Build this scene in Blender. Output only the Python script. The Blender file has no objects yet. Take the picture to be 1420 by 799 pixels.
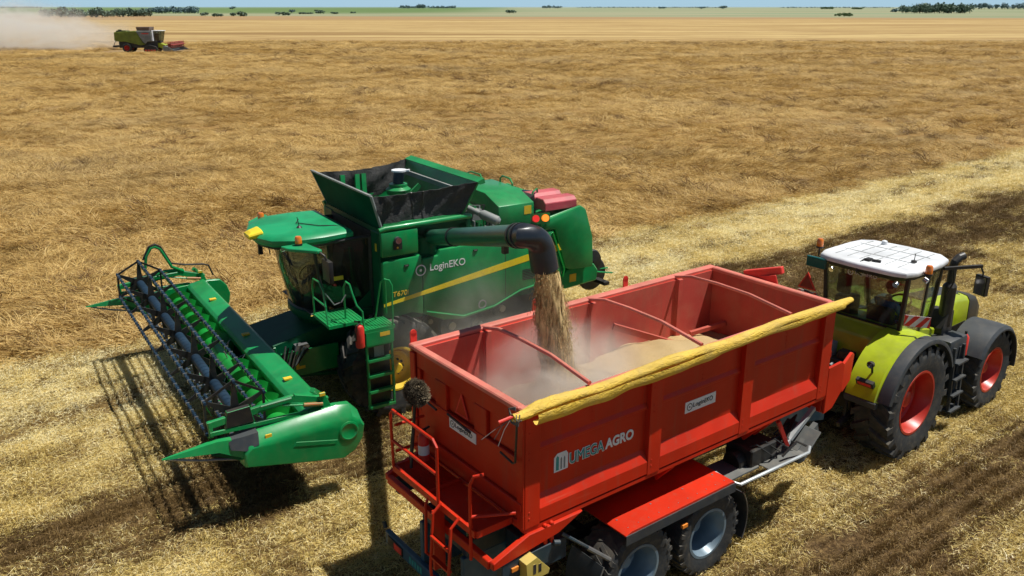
import bpy, bmesh, math, random
import numpy as np
from mathutils import Vector, Matrix, Euler
random.seed(7); rng = np.random.default_rng(11)
R = math.radians; PI = math.pi
scene = bpy.context.scene
COL = scene.collection

# ------------------------------------------------------------------ helpers
class MB:
    """collects shapes, each face with a material slot; build() links them as one mesh object"""
    def __init__(s): s.v = []; s.f = []; s.m = []
    def add(s, verts, faces, m=0, M=None):
        b = len(s.v)
        if M is not None: verts = [M @ Vector(p) for p in verts]
        s.v.extend([tuple(p) for p in verts])
        for f in faces: s.f.append(tuple(b+i for i in f)); s.m.append(m)
        return s
    def box(s, x0, x1, y0, y1, z0, z1, m=0, M=None):
        x0, x1 = min(x0, x1), max(x0, x1); y0, y1 = min(y0, y1), max(y0, y1); z0, z1 = min(z0, z1), max(z0, z1)
        v = [(x0,y0,z0),(x1,y0,z0),(x1,y1,z0),(x0,y1,z0),(x0,y0,z1),(x1,y0,z1),(x1,y1,z1),(x0,y1,z1)]
        return s.add(v, [(0,3,2,1),(4,5,6,7),(0,1,5,4),(1,2,6,5),(2,3,7,6),(3,0,4,7)], m, M)
    def beam(s, p0, p1, w, h, m=0, up=(0,0,1)):
        """rectangular bar from p0 to p1"""
        p0, p1 = Vector(p0), Vector(p1); d = (p1-p0); L = d.length; d.normalize()
        up = Vector(up)
        if abs(d.dot(up)) > .98: up = Vector((1,0,0))
        sx = d.cross(up).normalized(); u = sx.cross(d).normalized()
        M = Matrix((( d.x, sx.x, u.x, p0.x),(d.y, sx.y, u.y, p0.y),(d.z, sx.z, u.z, p0.z),(0,0,0,1)))
        return s.box(0, L, -w/2, w/2, -h/2, h/2, m, M)
    def prism(s, poly, a0, a1, axis='y', m=0, M=None):
        """polygon extruded along an axis; poly is (x,z) for y, (y,z) for x, (x,y) for z"""
        def P(p, a): return {'y': (p[0], a, p[1]), 'x': (a, p[0], p[1]), 'z': (p[0], p[1], a)}[axis]
        n = len(poly)
        v = [P(p, a0) for p in poly]+[P(p, a1) for p in poly]
        f = [tuple(range(n)), tuple(range(2*n-1, n-1, -1))]
        for i in range(n): j = (i+1) % n; f.append((i, i+n, j+n, j))
        return s.add(v, f, m, M)
    def loft(s, rings, m=0, closed=True, caps=True, M=None):
        """rings of equal length joined by quads"""
        n = len(rings[0]); v = [p for r in rings for p in r]; f = []
        for k in range(len(rings)-1):
            for i in range(n if closed else n-1):
                j = (i+1) % n
                f.append((k*n+i, k*n+j, (k+1)*n+j, (k+1)*n+i))
        if caps and closed:
            f.append(tuple(range(n-1, -1, -1))); f.append(tuple(range((len(rings)-1)*n, len(rings)*n)))
        return s.add(v, f, m, M)
    def tube(s, pts, r, n=8, m=0, caps=True, rx=None):
        pts = [Vector(p) for p in pts]; rings = []; prev = None
        for i, p in enumerate(pts):
            a = pts[max(0, i-1)]; b = pts[min(len(pts)-1, i+1)]
            t = (b-a).normalized()
            if prev is None:
                u = Vector((0,0,1)) if abs(t.z) < .9 else Vector((1,0,0))
            else: u = prev
            sx = t.cross(u).normalized(); u = sx.cross(t).normalized(); prev = u
            rr = r[i] if isinstance(r, (list, tuple)) else r
            rings.append([p+sx*(math.cos(2*PI*k/n)*rr)+u*(math.sin(2*PI*k/n)*rr) for k in range(n)])
        return s.loft(rings, m, True, caps)
    def cyl(s, p0, p1, r, n=20, m=0, r2=None):
        return s.tube([p0, p1], [r, r if r2 is None else r2], n, m)
    def lathe(s, prof, c=(0,0,0), axis='y', n=32, m=0, closed=True):
        """profile of (radius, offset along axis) turned about an axis; closed=True joins last to first"""
        rings = []
        for k in range(n):
            a = 2*PI*k/n; ca, sa = math.cos(a), math.sin(a); ring = []
            for r, h in prof:
                p = {'y': (r*ca, h, r*sa), 'z': (r*ca, r*sa, h), 'x': (h, r*ca, r*sa)}[axis]
                ring.append((c[0]+p[0], c[1]+p[1], c[2]+p[2]))
            rings.append(ring)
        q = len(prof); v = [p for r in rings for p in r]; f = []
        for k in range(n):
            k2 = (k+1) % n
            for i in range(q if closed else q-1):
                j = (i+1) % q
                f.append((k*q+i, k2*q+i, k2*q+j, k*q+j))
        return s.add(v, f, m)
    def grid(s, rows, m=0):
        return s.loft(rows, m, closed=False, caps=False)
    def ball(s, c, r, m=0, sx=1, sy=1, sz=1, n=12):
        rings = []
        for k in range(1, n):
            a = PI*k/n
            rings.append([(c[0]+r*sx*math.sin(a)*math.cos(2*PI*i/(2*n)), c[1]+r*sy*math.sin(a)*math.sin(2*PI*i/(2*n)), c[2]-r*sz*math.cos(a)) for i in range(2*n)])
        return s.loft(rings, m)
    def build(s, name, mats, parent=None, bevel=0, seg=1, sharp=None, label=None, solid=0):
        if sharp is None: sharp = 38 if not bevel else (20 if seg == 1 else 32)
        me = bpy.data.meshes.new(name)
        me.from_pydata(s.v, [], s.f)
        if not isinstance(mats, (list, tuple)): mats = [mats]
        for mt in mats: me.materials.append(mt)
        me.polygons.foreach_set('material_index', s.m)
        bm = bmesh.new(); bm.from_mesh(me)
        bmesh.ops.recalc_face_normals(bm, faces=bm.faces)
        if solid:
            bmesh.ops.solidify(bm, geom=bm.faces[:], thickness=solid)
        if bevel:
            es = [e for e in bm.edges if len(e.link_faces) == 2 and e.calc_face_angle(0) > R(35)]
            bmesh.ops.bevel(bm, geom=es, offset=bevel, segments=seg, affect='EDGES', clamp_overlap=True, profile=.5)
        for f in bm.faces: f.smooth = True
        for e in bm.edges:
            if len(e.link_faces) != 2 or e.calc_face_angle(0) > R(sharp): e.smooth = False
        bm.to_mesh(me); bm.free()
        o = bpy.data.objects.new(name, me); COL.objects.link(o)
        if parent is not None: o.parent = parent
        if label: o['label'] = label
        return o

def tag(o, label=None, cat=None, group=None, kind=None):
    if label: o['label'] = label
    if cat: o['category'] = cat
    if group: o['group'] = group
    if kind: o['kind'] = kind
    return o
def thing(name, label, cat, loc=(0,0,0), rz=0, group=None):
    o = bpy.data.objects.new(name, None); COL.objects.link(o)
    o.location = loc; o.rotation_euler = (0,0,rz); o.empty_display_size = .3
    return tag(o, label, cat, group)
def copy_tree(o, parent=None):
    c = o.copy(); COL.objects.link(c); c.parent = parent
    for ch in list(o.children): copy_tree(ch, c)
    return c

def writing(txt, width, M, mat, parent, name='lettering', height=None, bold=.0, depth=.003, shear=0, spacing=1.0):
    """flat letters, fitted to a width (and height), origin lower left, in plane M (columns right, up, out)"""
    cu = bpy.data.curves.new(name, 'FONT'); cu.body = txt; cu.size = 1; cu.extrude = .004; cu.bevel_depth = max(0, bold); cu.bevel_resolution = 0; cu.shear = shear
    cu.space_character = spacing
    t = bpy.data.objects.new(name, cu); COL.objects.link(t)
    bpy.context.view_layer.update()
    me = bpy.data.meshes.new_from_object(t.evaluated_get(bpy.context.evaluated_depsgraph_get()))
    bpy.data.objects.remove(t); bpy.data.curves.remove(cu)
    co = np.array([v.co for v in me.vertices]); lo, hi = co.min(0), co.max(0)
    k = width/(hi[0]-lo[0]); kz = k if height is None else height/(hi[1]-lo[1])
    for v in me.vertices:
        v.co = M @ Vector(((v.co.x-lo[0])*k, (v.co.y-lo[1])*kz, depth*(v.co.z-lo[2])/max(1e-6, hi[2]-lo[2])))
    me.materials.clear(); me.materials.append(mat); me.name = name
    o = bpy.data.objects.new(name, me); COL.objects.link(o); o.parent = parent
    return o
def plane_M(o, right, up):
    r, u = Vector(right).normalized(), Vector(up); n = r.cross(u).normalized(); u = n.cross(r)
    return Matrix(((r.x,u.x,n.x,o[0]),(r.y,u.y,n.y,o[1]),(r.z,u.z,n.z,o[2]),(0,0,0,1)))

# ------------------------------------------------------------------ materials
def nodes(name):
    m = bpy.data.materials.new(name); m.use_nodes = True
    nt = m.node_tree; nt.nodes.clear()
    out = nt.nodes.new('ShaderNodeOutputMaterial')
    return m, nt, out
def N(nt, typ, **kw):
    n = nt.nodes.new('ShaderNode'+typ)
    for k, v in kw.items():
        if k in n.inputs.keys() if isinstance(k, str) else False: n.inputs[k].default_value = v
        else: setattr(n, k, v)
    return n
def L(nt, a, b): nt.links.new(a, b)
def math_n(nt, op, a, b=None, clamp=False):
    n = nt.nodes.new('ShaderNodeMath'); n.operation = op; n.use_clamp = clamp
    for i, x in enumerate((a, b)):
        if x is None: continue
        if isinstance(x, (int, float)): n.inputs[i].default_value = x
        else: L(nt, x, n.inputs[i])
    return n.outputs[0]
def mixc(nt, f, a, b, mode='MIX'):
    n = nt.nodes.new('ShaderNodeMix'); n.data_type = 'RGBA'; n.blend_type = mode
    for sock, x in ((n.inputs[0], f), (n.inputs[6], a), (n.inputs[7], b)):
        if isinstance(x, (int, float)): sock.default_value = x
        elif isinstance(x, tuple): sock.default_value = (*x[:3], 1)
        else: L(nt, x, sock)
    return n.outputs[2]
def noise(nt, vec, scale, detail=3, rough=.55, dist=0):
    n = nt.nodes.new('ShaderNodeTexNoise'); n.inputs['Scale'].default_value = scale
    n.inputs['Detail'].default_value = detail; n.inputs['Roughness'].default_value = rough; n.inputs['Distortion'].default_value = dist
    if vec is not None: L(nt, vec, n.inputs['Vector'])
    return n.outputs['Fac']
def ramp(nt, fac, stops, interp='LINEAR'):
    n = nt.nodes.new('ShaderNodeValToRGB'); n.color_ramp.interpolation = interp
    els = n.color_ramp.elements
    while len(els) < len(stops): els.new(.5)
    for e, (p, c) in zip(els, stops):
        e.position = p; e.color = (*c, 1) if isinstance(c, tuple) else (c, c, c, 1)
    L(nt, fac, n.inputs[0]); return n.outputs[0]
def maprange(nt, v, a, b, c=0., d=1., smooth=True):
    n = nt.nodes.new('ShaderNodeMapRange'); n.interpolation_type = 'SMOOTHSTEP' if smooth else 'LINEAR'
    for i, x in zip((1,2,3,4), (a,b,c,d)): n.inputs[i].default_value = x
    L(nt, v, n.inputs[0]); return n.outputs[0]

DUST = (.42, .33, .20)
def paint(name, col, rough=.35, metal=0., dust=.25, coat=.0, var=.25, scale=6, bump=.02, up=.5, spec=.5, streak=0., wrinkle=0.):
    """worn painted or rubber surface: mottled colour, dust on what faces up and in blotches"""
    m, nt, out = nodes(name)
    tc = N(nt, 'TexCoord'); g = N(nt, 'NewGeometry')
    sep = N(nt, 'SeparateXYZ'); L(nt, g.outputs['Normal'], sep.inputs[0])
    n1 = noise(nt, tc.outputs['Object'], scale, 5, .6)
    n2 = noise(nt, tc.outputs['Object'], scale*.23, 3, .6, .4)
    n3 = noise(nt, tc.outputs['Object'], scale*9, 2, .6)
    c = mixc(nt, maprange(nt, n2, .3, .7), tuple(x*(1-var) for x in col), tuple(min(1, x*(1+var*.6)) for x in col))
    upf = maprange(nt, sep.outputs['Z'], .1, .95)
    blot = maprange(nt, n1, .42, .75)
    fine = maprange(nt, n3, .5, .75)
    d = math_n(nt, 'ADD', math_n(nt, 'MULTIPLY', upf, up*dust), math_n(nt, 'MULTIPLY', blot, dust*.7))
    d = math_n(nt, 'ADD', d, math_n(nt, 'MULTIPLY', fine, dust*.25), True)
    c = mixc(nt, d, c, DUST)
    if streak:   # rain and dust runs down the panel, scuffs
        mp = N(nt, 'Mapping'); mp.inputs['Scale'].default_value = (9, 9, .55); L(nt, tc.outputs['Object'], mp.inputs[0])
        ns = noise(nt, mp.outputs[0], 1.0, 5, .7)
        c = mixc(nt, maprange(nt, ns, .48, .72, 0, streak), c, tuple(x*.45+d_*.18 for x, d_ in zip(col, DUST)))
        mp2 = N(nt, 'Mapping'); mp2.inputs['Scale'].default_value = (1.1, 1.1, 34); mp2.inputs['Rotation'].default_value = (.05, .08, 0); L(nt, tc.outputs['Object'], mp2.inputs[0])
        nk = noise(nt, mp2.outputs[0], 1.0, 4, .75)
        c = mixc(nt, maprange(nt, nk, .62, .70, 0, streak*.7), c, tuple(x*.75+d_*.35 for x, d_ in zip(col, DUST)))
    b = N(nt, 'BsdfPrincipled'); L(nt, c, b.inputs['Base Color'])
    b.inputs['Metallic'].default_value = metal
    b.inputs['Specular IOR Level'].default_value = spec
    L(nt, math_n(nt, 'ADD', math_n(nt, 'MULTIPLY', d, .5), rough, True), b.inputs['Roughness'])
    if coat: b.inputs['Coat Weight'].default_value = coat; b.inputs['Coat Roughness'].default_value = .08
    if bump:
        bp = N(nt, 'Bump'); bp.inputs['Strength'].default_value = bump*4; bp.inputs['Distance'].default_value = .02
        hh = n1
        if wrinkle:
            mp = N(nt, 'Mapping'); mp.inputs['Scale'].default_value = (2.2, 7, 7); mp.inputs['Rotation'].default_value = (.3, .25, .35); L(nt, tc.outputs['Object'], mp.inputs[0])
            nw = N(nt, 'TexNoise'); nw.inputs['Scale'].default_value = 2.2; nw.inputs['Detail'].default_value = 4; nw.inputs['Distortion'].default_value = 1.6; L(nt, mp.outputs[0], nw.inputs['Vector'])
            rid = math_n(nt, 'ABSOLUTE', math_n(nt, 'SUBTRACT', nw.outputs['Fac'], .5))
            hh = math_n(nt, 'ADD', n1, math_n(nt, 'MULTIPLY', rid, -wrinkle)); bp.inputs['Distance'].default_value = .05; bp.inputs['Strength'].default_value = .8
        L(nt, hh, bp.inputs['Height']); L(nt, bp.outputs[0], b.inputs['Normal'])
    L(nt, b.outputs[0], out.inputs[0]); return m
def glass(name, tint, refl=.25, rough=.03):
    m, nt, out = nodes(name)
    t = N(nt, 'BsdfTransparent'); t.inputs[0].default_value = (*tint, 1)
    gl = N(nt, 'BsdfGlossy'); gl.inputs['Roughness'].default_value = rough; gl.inputs[0].default_value = (.9,.95,1,1)
    tc = N(nt, 'TexCoord'); nz = noise(nt, tc.outputs['Object'], 5, 4)
    lw = N(nt, 'LayerWeight'); lw.inputs[0].default_value = .3
    f = math_n(nt, 'ADD', math_n(nt, 'MULTIPLY', lw.outputs['Fresnel'], refl*2.2), .03, True)
    mx = N(nt, 'MixShader'); L(nt, f, mx.inputs[0]); L(nt, t.outputs[0], mx.inputs[1]); L(nt, gl.outputs[0], mx.inputs[2])
    df = N(nt, 'BsdfDiffuse'); df.inputs[0].default_value = (*DUST, 1)
    mx2 = N(nt, 'MixShader'); L(nt, maprange(nt, nz, .4, .9, .02, .16), mx2.inputs[0]); L(nt, mx.outputs[0], mx2.inputs[1]); L(nt, df.outputs[0], mx2.inputs[2])
    L(nt, mx2.outputs[0], out.inputs[0]); return m
def lamp_mat(name, col, e=0):
    m, nt, out = nodes(name); b = N(nt, 'BsdfPrincipled')
    tc = N(nt, 'TexCoord'); n = noise(nt, tc.outputs['Object'], 30, 2)
    L(nt, mixc(nt, n, tuple(c*.75 for c in col), col), b.inputs['Base Color'])
    b.inputs['Roughness'].default_value = .2; b.inputs['Coat Weight'].default_value = .5
    if e: b.inputs['Emission Color'].default_value = (*col, 1); b.inputs['Emission Strength'].default_value = e
    L(nt, b.outputs[0], out.inputs[0]); return m
def decal(name, col): return paint(name, col, .5, 0, .12, 0, .08, 20, 0)

G = paint('green paint', (.000, .255, .066), .33, 0, .055, .15, streak=.16)
G_BRIGHT = paint('bright green paint', (.006, .29, .04), .35, 0, .03, .2)
G_DARK = paint('dark green paint', (.000, .085, .034), .45, 0, .02, spec=.2)
G_ROOF = paint('lighter green roof', (.000, .29, .105), .4, 0, .04)  # roof green, lighter and bluer than the body paint
BLACK = paint('black plastic', (.012, .013, .015), .45, 0, .08)
RUBBER = paint('tyre rubber', (.022, .027, .032), .72, 0, .19, var=.3, scale=9, bump=.08)
YELLOW = paint('yellow rim paint', (.72, .48, .012), .4, 0, .15)
YEL_STR = decal('yellow stripe', (.85, .66, .01))
STEEL = paint('bare steel', (.30, .31, .32), .35, .7, .15)
BLUEGREY = paint('blue grey drum paint', (.013, .036, .066), .5, 0, .02, spec=.15)
RIMBLUE = paint('blue grey rim paint', (.16, .24, .31), .35, .2, .12)
CANVAS = paint('black canvas', (.026, .028, .029), .85, 0, .03, var=.3, scale=5, bump=.08, wrinkle=.5)
RED = paint('red trailer paint', (.55, .021, .003), .45, 0, .018, .0, .22, 2.2, .012, up=.35, spec=.3, streak=.35)
RED_IN = paint('dusty red inside', (.50, .075, .060), .6, 0, .20, 0, .2, 2.5, .03, spec=.2, streak=.4)
RED_RIM = paint('pale dusty red rim', (.64, .135, .105), .5, 0, .3)
RED_W = paint('red wheel paint', (.50, .022, .012), .35, 0, .08)
PINK = paint('faded red cover', (.50, .055, .085), .45, 0, .22)
CHASSIS = paint('dark blue chassis paint', (.012, .035, .055), .45, 0, .12)
LIME = paint('lime green paint', (.40, .50, .006), .33, 0, .10, .2, streak=.12)
LIME_FAR = paint('olive lime paint', (.16, .22, .012), .45, 0, .15)
DKGREY = paint('dark grey plastic', (.030, .039, .048), .5, 0, .08)
GREY = paint('grey paint', (.22, .25, .26), .5, 0, .2)
SILVER = paint('silver paint', (.45, .50, .52), .4, .3, .15)
WHITE = paint('white roof paint', (.78, .80, .82), .35, 0, .07)
TARP = paint('yellow tarpaulin', (.74, .49, .05), .7, 0, .30, 0, .2, 4, .1, wrinkle=1.0)
WHITE_D = decal('white decal', (.75, .77, .78)); TEAL_D = decal('teal decal', (.02, .28, .27)); BLK_D = decal('black decal', (.02,.02,.025))
YEL_D = decal('warning label yellow', (.75, .50, .02)); RED_D = decal('reflector red', (.70, .03, .02)); ORANGE_D = decal('orange marker', (.85, .25, .02))
BEACON = lamp_mat('amber beacon', (.85, .22, .02)); REDLAMP = lamp_mat('red lamp', (.8, .03, .02), .4); AMBLAMP = lamp_mat('lit amber lamp', (1., .22, .02), 1.2)
GLASS_D = glass('tinted cab glass', (.30, .36, .36), .28); GLASS_T = glass('tractor cab glass', (.62, .70, .63), .2)
GREENLENS = lamp_mat('teal lamp housing', (.01, .12, .11)); CHROME = paint('chrome', (.7,.7,.72), .12, 1, .02)

# ------------------------------------------------------------------ wheels
def make_wheel(parent, c, Rt, w, rimR, rim_mat, s, lugs=20, dish=.25, hubm=None, name='wheel', lugh=.045, n=44):
    """tyre with chevron lugs and, as its child, the rim; s = outward side (+1 or -1 in y)"""
    b = MB(); h = w/2
    prof = [(rimR-.01, -h*.72), (rimR+.03, -h*.86), (Rt*.62+rimR*.38, -h*1.0), (Rt*.86, -h*.98), (Rt-.055, -h*.86), (Rt-.04, -h*.4), (Rt-.035, 0),
            (Rt-.04, h*.4), (Rt-.055, h*.86), (Rt*.86, h*.98), (Rt*.62+rimR*.38, h*1.0), (rimR+.03, h*.86), (rimR-.01, h*.72)]
    b.lathe(prof, c, 'y', n)
    for i in range(lugs):
        for sd in (-1, 1):
            a0 = 2*PI*(i+(0 if sd < 0 else .5))/lugs; sw = .62*2*PI/lugs*1.25
            th = .30*2*PI/lugs
            vs = []
            for (t, yy, rr) in ((0, .02*sd, 0), (.55, .55*sd, 0), (1, .97*sd, -.02), (1.02, 1.0*sd, -.10*Rt)):
                for dr in (-.03, lugh):
                    for da in (-th/2, th/2):
                        a = a0+sw*t+da*(1+.25*t); r = Rt-.045+rr+(dr if dr < 0 else dr*(1 if t < 1.01 else .6))
                        vs.append((c[0]+r*math.cos(a), c[1]+yy*h, c[2]+r*math.sin(a)))
            fs = []
            for k in range(3):
                q = k*4
                fs += [(q+2,q+3,q+7,q+6),(q,q+2,q+6,q+4),(q+1,q+5,q+7,q+3),(q,q+4,q+5,q+1)]
            fs += [(0,1,3,2),(12,14,15,13)]
            b.add(vs, fs)
    ty = b.build(name, RUBBER, parent, sharp=32)
    r = MB(); d = -w*dish
    y = lambda t: s*t
    pr = [(rimR+.035, y(h*.80)), (rimR+.03, y(h*.88)), (rimR-.01, y(h*.88)), (rimR-.03, y(h*.70)), (rimR-.09, y(h*.3)), (rimR-.10, y(d+.06)), (rimR-.13, y(d+.02)),
          (rimR*.52, y(d)), (rimR*.45, y(d+.05)), (rimR*.28, y(d+.06)), (rimR*.26, y(d+.16)), (rimR*.20, y(d+.18)), (0.002, y(d+.18))]
    r.lathe(pr, c, 'y', n, 0, closed=False)
    pb = [(rimR+.03, -y(h*.8)), (rimR-.05, -y(h*.78)), (rimR-.1, -y(h*.3)), (rimR-.1, y(d-.02)), (.01, y(d-.03))]
    r.lathe(pb, c, 'y', n, 0, closed=False)
    for i in range(5 if rim_mat is YELLOW else 10):
        a = 2*PI*i/10+1.9; rr = rimR*.37
        p = (c[0]+rr*math.cos(a), c[1]+y(d+.055), c[2]+rr*math.sin(a))
        r.cyl(p, (p[0], p[1]+s*.035, p[2]), .022, 6, 1)
    for i in range(0 if rim_mat is YELLOW else 8):
        a = 2*PI*(i+.5)/8; rr = rimR*.70
        p = (c[0]+rr*math.cos(a), c[1]+y(d+.008), c[2]+rr*math.sin(a))
        r.cyl(p, (p[0], p[1]+s*.015, p[2]), .035, 8, 1)
    r.build('rim', [rim_mat, hubm or BLACK], ty, sharp=30)
    return ty

SUN_STR, SKY_STR, N_STUB, N_CROP, N_CROP2 = 5.6, .046, 80000, 40000, 110000
# ------------------------------------------------------------------ camera, sky, sun
F_PX, CAM_H, HY = 1177.0, 7.818, 9.0
pitch = math.atan((399.5-HY)/F_PX)
cam = bpy.data.cameras.new('camera'); cam.sensor_width = 36; cam.lens = 36*F_PX/1420; cam.clip_start = .1; cam.clip_end = 30000
camo = bpy.data.objects.new('camera', cam); COL.objects.link(camo)
camo.location = (0, 0, CAM_H); camo.rotation_euler = (PI/2-pitch, 0, 0); scene.camera = camo
scene.view_settings.view_transform = 'Standard'; scene.view_settings.look = 'None'; scene.view_settings.exposure = 0
SUN_AZ, SUN_EL = R(5), R(68)
w = bpy.data.worlds.new('World'); scene.world = w; w.use_nodes = True
nt = w.node_tree; bg = nt.nodes['Background']
sky = nt.nodes.new('ShaderNodeTexSky'); sky.sky_type = 'NISHITA'; sky.sun_disc = False
sky.sun_elevation = SUN_EL; sky.sun_rotation = PI/2-SUN_AZ; sky.air_density = 1.0; sky.dust_density = .2; sky.ozone_density = 1.5
tcw = nt.nodes.new('ShaderNodeTexCoord'); spw = nt.nodes.new('ShaderNodeSeparateXYZ'); nt.links.new(tcw.outputs['Generated'], spw.inputs[0])
mrw = nt.nodes.new('ShaderNodeMapRange'); mrw.interpolation_type = 'SMOOTHSTEP'; mrw.inputs[1].default_value = .03; mrw.inputs[2].default_value = .16; mrw.inputs[3].default_value = 1; mrw.inputs[4].default_value = 0
nt.links.new(spw.outputs[2], mrw.inputs[0]); mxw = nt.nodes.new('ShaderNodeMix'); mxw.data_type = 'RGBA'
nt.links.new(mrw.outputs[0], mxw.inputs[0]); nt.links.new(sky.outputs[0], mxw.inputs[6]); mxw.inputs[7].default_value = (.40/SKY_STR, .60/SKY_STR, .73/SKY_STR, 1)   # pale haze along the horizon
nt.links.new(mxw.outputs[2], bg.inputs[0]); bg.inputs[1].default_value = SKY_STR
sun = bpy.data.lights.new('sun', 'SUN'); sun.energy = SUN_STR; sun.angle = R(.5); sun.color = (1, .965, .90)
suno = bpy.data.objects.new('sun', sun); COL.objects.link(suno)
sd = Vector((math.cos(SUN_AZ)*math.cos(SUN_EL), math.sin(SUN_AZ)*math.cos(SUN_EL), math.sin(SUN_EL)))
suno.rotation_euler = sd.to_track_quat('Z', 'Y').to_euler(); suno.location = sd*60

def frame(x0, y0, deg): return Matrix.Translation((x0, y0, 0)) @ Matrix.Rotation(R(deg), 4, 'Z')
FT = frame(.152, 8.605, 37.08); FC = frame(-3.155, 16.83, 212.8); FK = frame(6.48, 14.79, 38.80)
def world_at(px, py, z=0.):
    """where the line of sight through a photo pixel meets height z (survey helper)"""
    a = (px-710)/F_PX; b = (399.5-py)/F_PX
    d = Vector((a, math.cos(pitch)+b*math.sin(pitch), -math.sin(pitch)+b*math.cos(pitch)))
    t = (z-CAM_H)/d.z
    return Vector((0, 0, CAM_H))+d*t

# ------------------------------------------------------------------ field
def lane_v(x, y): return -.6030*(x-.152)+.7978*(y-8.605)
def lane_u(x, y): return .7978*(x-.152)+.6030*(y-8.605)
CROP_V = 14.5
def field_mat():
    m, nt, out = nodes('field soil and straw')
    g = N(nt, 'NewGeometry'); P = g.outputs['Position']
    sp = N(nt, 'SeparateXYZ'); L(nt, P, sp.inputs[0]); X, Y = sp.outputs[0], sp.outputs[1]
    def lin(a, b, c): return math_n(nt, 'ADD', math_n(nt, 'ADD', math_n(nt, 'MULTIPLY', X, a), math_n(nt, 'MULTIPLY', Y, b)), c)
    V = lin(-.6030, .7978, .6030*.152-.7978*8.605)
    n_big = noise(nt, P, .18, 4, .6); n_mid = noise(nt, P, 1.3, 5, .65, .6); n_fine = noise(nt, P, 14, 4, .7, .8); n_vf = noise(nt, P, 60, 2, .7)
    # stretched noises: along the driving lanes, and across the far field
    mp = N(nt, 'Mapping'); mp.inputs['Rotation'].default_value = (0, 0, -R(37.08)); mp.inputs['Scale'].default_value = (.16, 1.6, 1); L(nt, P, mp.inputs[0])
    n_lane = noise(nt, mp.outputs[0], 1.0, 4, .6)
    mp2 = N(nt, 'Mapping'); mp2.inputs['Scale'].default_value = (.0035, .032, 1); L(nt, P, mp2.inputs[0])
    n_band = noise(nt, mp2.outputs[0], 1.0, 5, .62)
    mp3 = N(nt, 'Mapping'); mp3.inputs['Scale'].default_value = (.05, .35, 1); L(nt, P, mp3.inputs[0])
    n_str = noise(nt, mp3.outputs[0], 1.0, 5, .65)
    # cut stubble
    st = ramp(nt, n_fine, [(.25, (.06,.036,.014)), (.48, (.17,.11,.04)), (.66, (.38,.27,.09)), (.82, (.66,.50,.20))])
    soil = ramp(nt, n_fine, [(.3, (.045,.027,.013)), (.55, (.12,.074,.032)), (.78, (.34,.225,.095))])
    Vn = math_n(nt, 'ADD', V, math_n(nt, 'MULTIPLY', math_n(nt, 'SUBTRACT', n_mid, .5), 2.2))
    def bump_band(a, b, e): return math_n(nt, 'MULTIPLY', maprange(nt, Vn, a-e, a+e), maprange(nt, Vn, b-e, b+e, 1, 0))
    # worked bands: between the lanes, right of the tractor
    U = lin(.7978, .6030, -.7978*.152-.6030*8.605)
    b1 = math_n(nt, 'ADD', math_n(nt, 'MULTIPLY', bump_band(5.6, 9.6, .7), maprange(nt, U, 9, 15)), math_n(nt, 'MULTIPLY', bump_band(5.0, 7.8, .6), maprange(nt, U, 3, 0, 0, .75)))
    b2 = bump_band(-2.9, -.5, .6); b3 = bump_band(-6.0, -4.2, .6)
    dark = math_n(nt, 'ADD', math_n(nt, 'MULTIPLY', b1, 1.), math_n(nt, 'ADD', math_n(nt, 'MULTIPLY', b2, .95), math_n(nt, 'MULTIPLY', b3, .7)), True)
    dark = math_n(nt, 'MULTIPLY', dark, maprange(nt, n_lane, .25, .6, .6, 1))
    dark2 = math_n(nt, 'ADD', dark, maprange(nt, n_lane, .5, .8, 0, .55), True)
    stub = mixc(nt, dark2, st, soil)
    # standing and lodged crop
    cr = ramp(nt, n_fine, [(.25, (.12,.07,.025)), (.5, (.34,.21,.07)), (.75, (.56,.39,.15))])
    cr = mixc(nt, maprange(nt, n_str, .35, .65), cr, mixc(nt, .55, cr, (.26,.145,.05)))
    cr = mixc(nt, maprange(nt, n_big, .45, .75, 0, .5), cr, (.36,.27,.13))
    farc = ramp(nt, n_str, [(.25, (.27,.165,.07)), (.5, (.34,.22,.095)), (.7, (.42,.28,.12))])
    farc = mixc(nt, maprange(nt, noise(nt, P, .55, 5, .75), .50, .66, 0, .8), farc, (.19,.105,.04)); farc = mixc(nt, maprange(nt, noise(nt, P, .035, 3, .6), .4, .65, 0, .6), farc, (.30,.235,.14))  # dark flecks stand for tall tufts and their shadows, painted in; then greyer patches
    cr = mixc(nt, maprange(nt, Y, 50, 120), cr, farc)
    vc = math_n(nt, 'ADD', V, math_n(nt, 'MULTIPLY', math_n(nt, 'SUBTRACT', n_mid, .5), 1.2))
    col = mixc(nt, maprange(nt, vc, CROP_V-.25, CROP_V+.25), stub, cr)
    # far field: cut bands, then pasture, with distance haze mixed into the colour
    Yn = math_n(nt, 'ADD', Y, math_n(nt, 'MULTIPLY', math_n(nt, 'SUBTRACT', n_big, .5), 14))
    bands = ramp(nt, n_band, [(.28, (.24,.15,.06)), (.40, (.31,.20,.08)), (.48, (.46,.33,.14)), (.53, (.33,.215,.09)), (.60, (.52,.385,.17)), (.68, (.36,.24,.10)), (.8, (.27,.17,.07))])
    bands = mixc(nt, maprange(nt, noise(nt, P, .12, 5, .75), .45, .7, 0, .32), bands, (.24,.15,.065))
    col = mixc(nt, maprange(nt, math_n(nt, 'ADD', Yn, math_n(nt, 'MULTIPLY', math_n(nt, 'SUBTRACT', n_str, .5), 40)), 200, 222), col, bands)
    col = mixc(nt, maprange(nt, math_n(nt, 'ADD', Y, math_n(nt, 'MULTIPLY', X, -.06)), 520, 600), col, mixc(nt, n_band, (.30,.19,.10), (.36,.25,.12)))
    mp4 = N(nt, 'Mapping'); mp4.inputs['Scale'].default_value = (.0009, .0028, 1); L(nt, P, mp4.inputs[0])
    n_far = noise(nt, mp4.outputs[0], 1.0, 5, .6)
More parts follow.
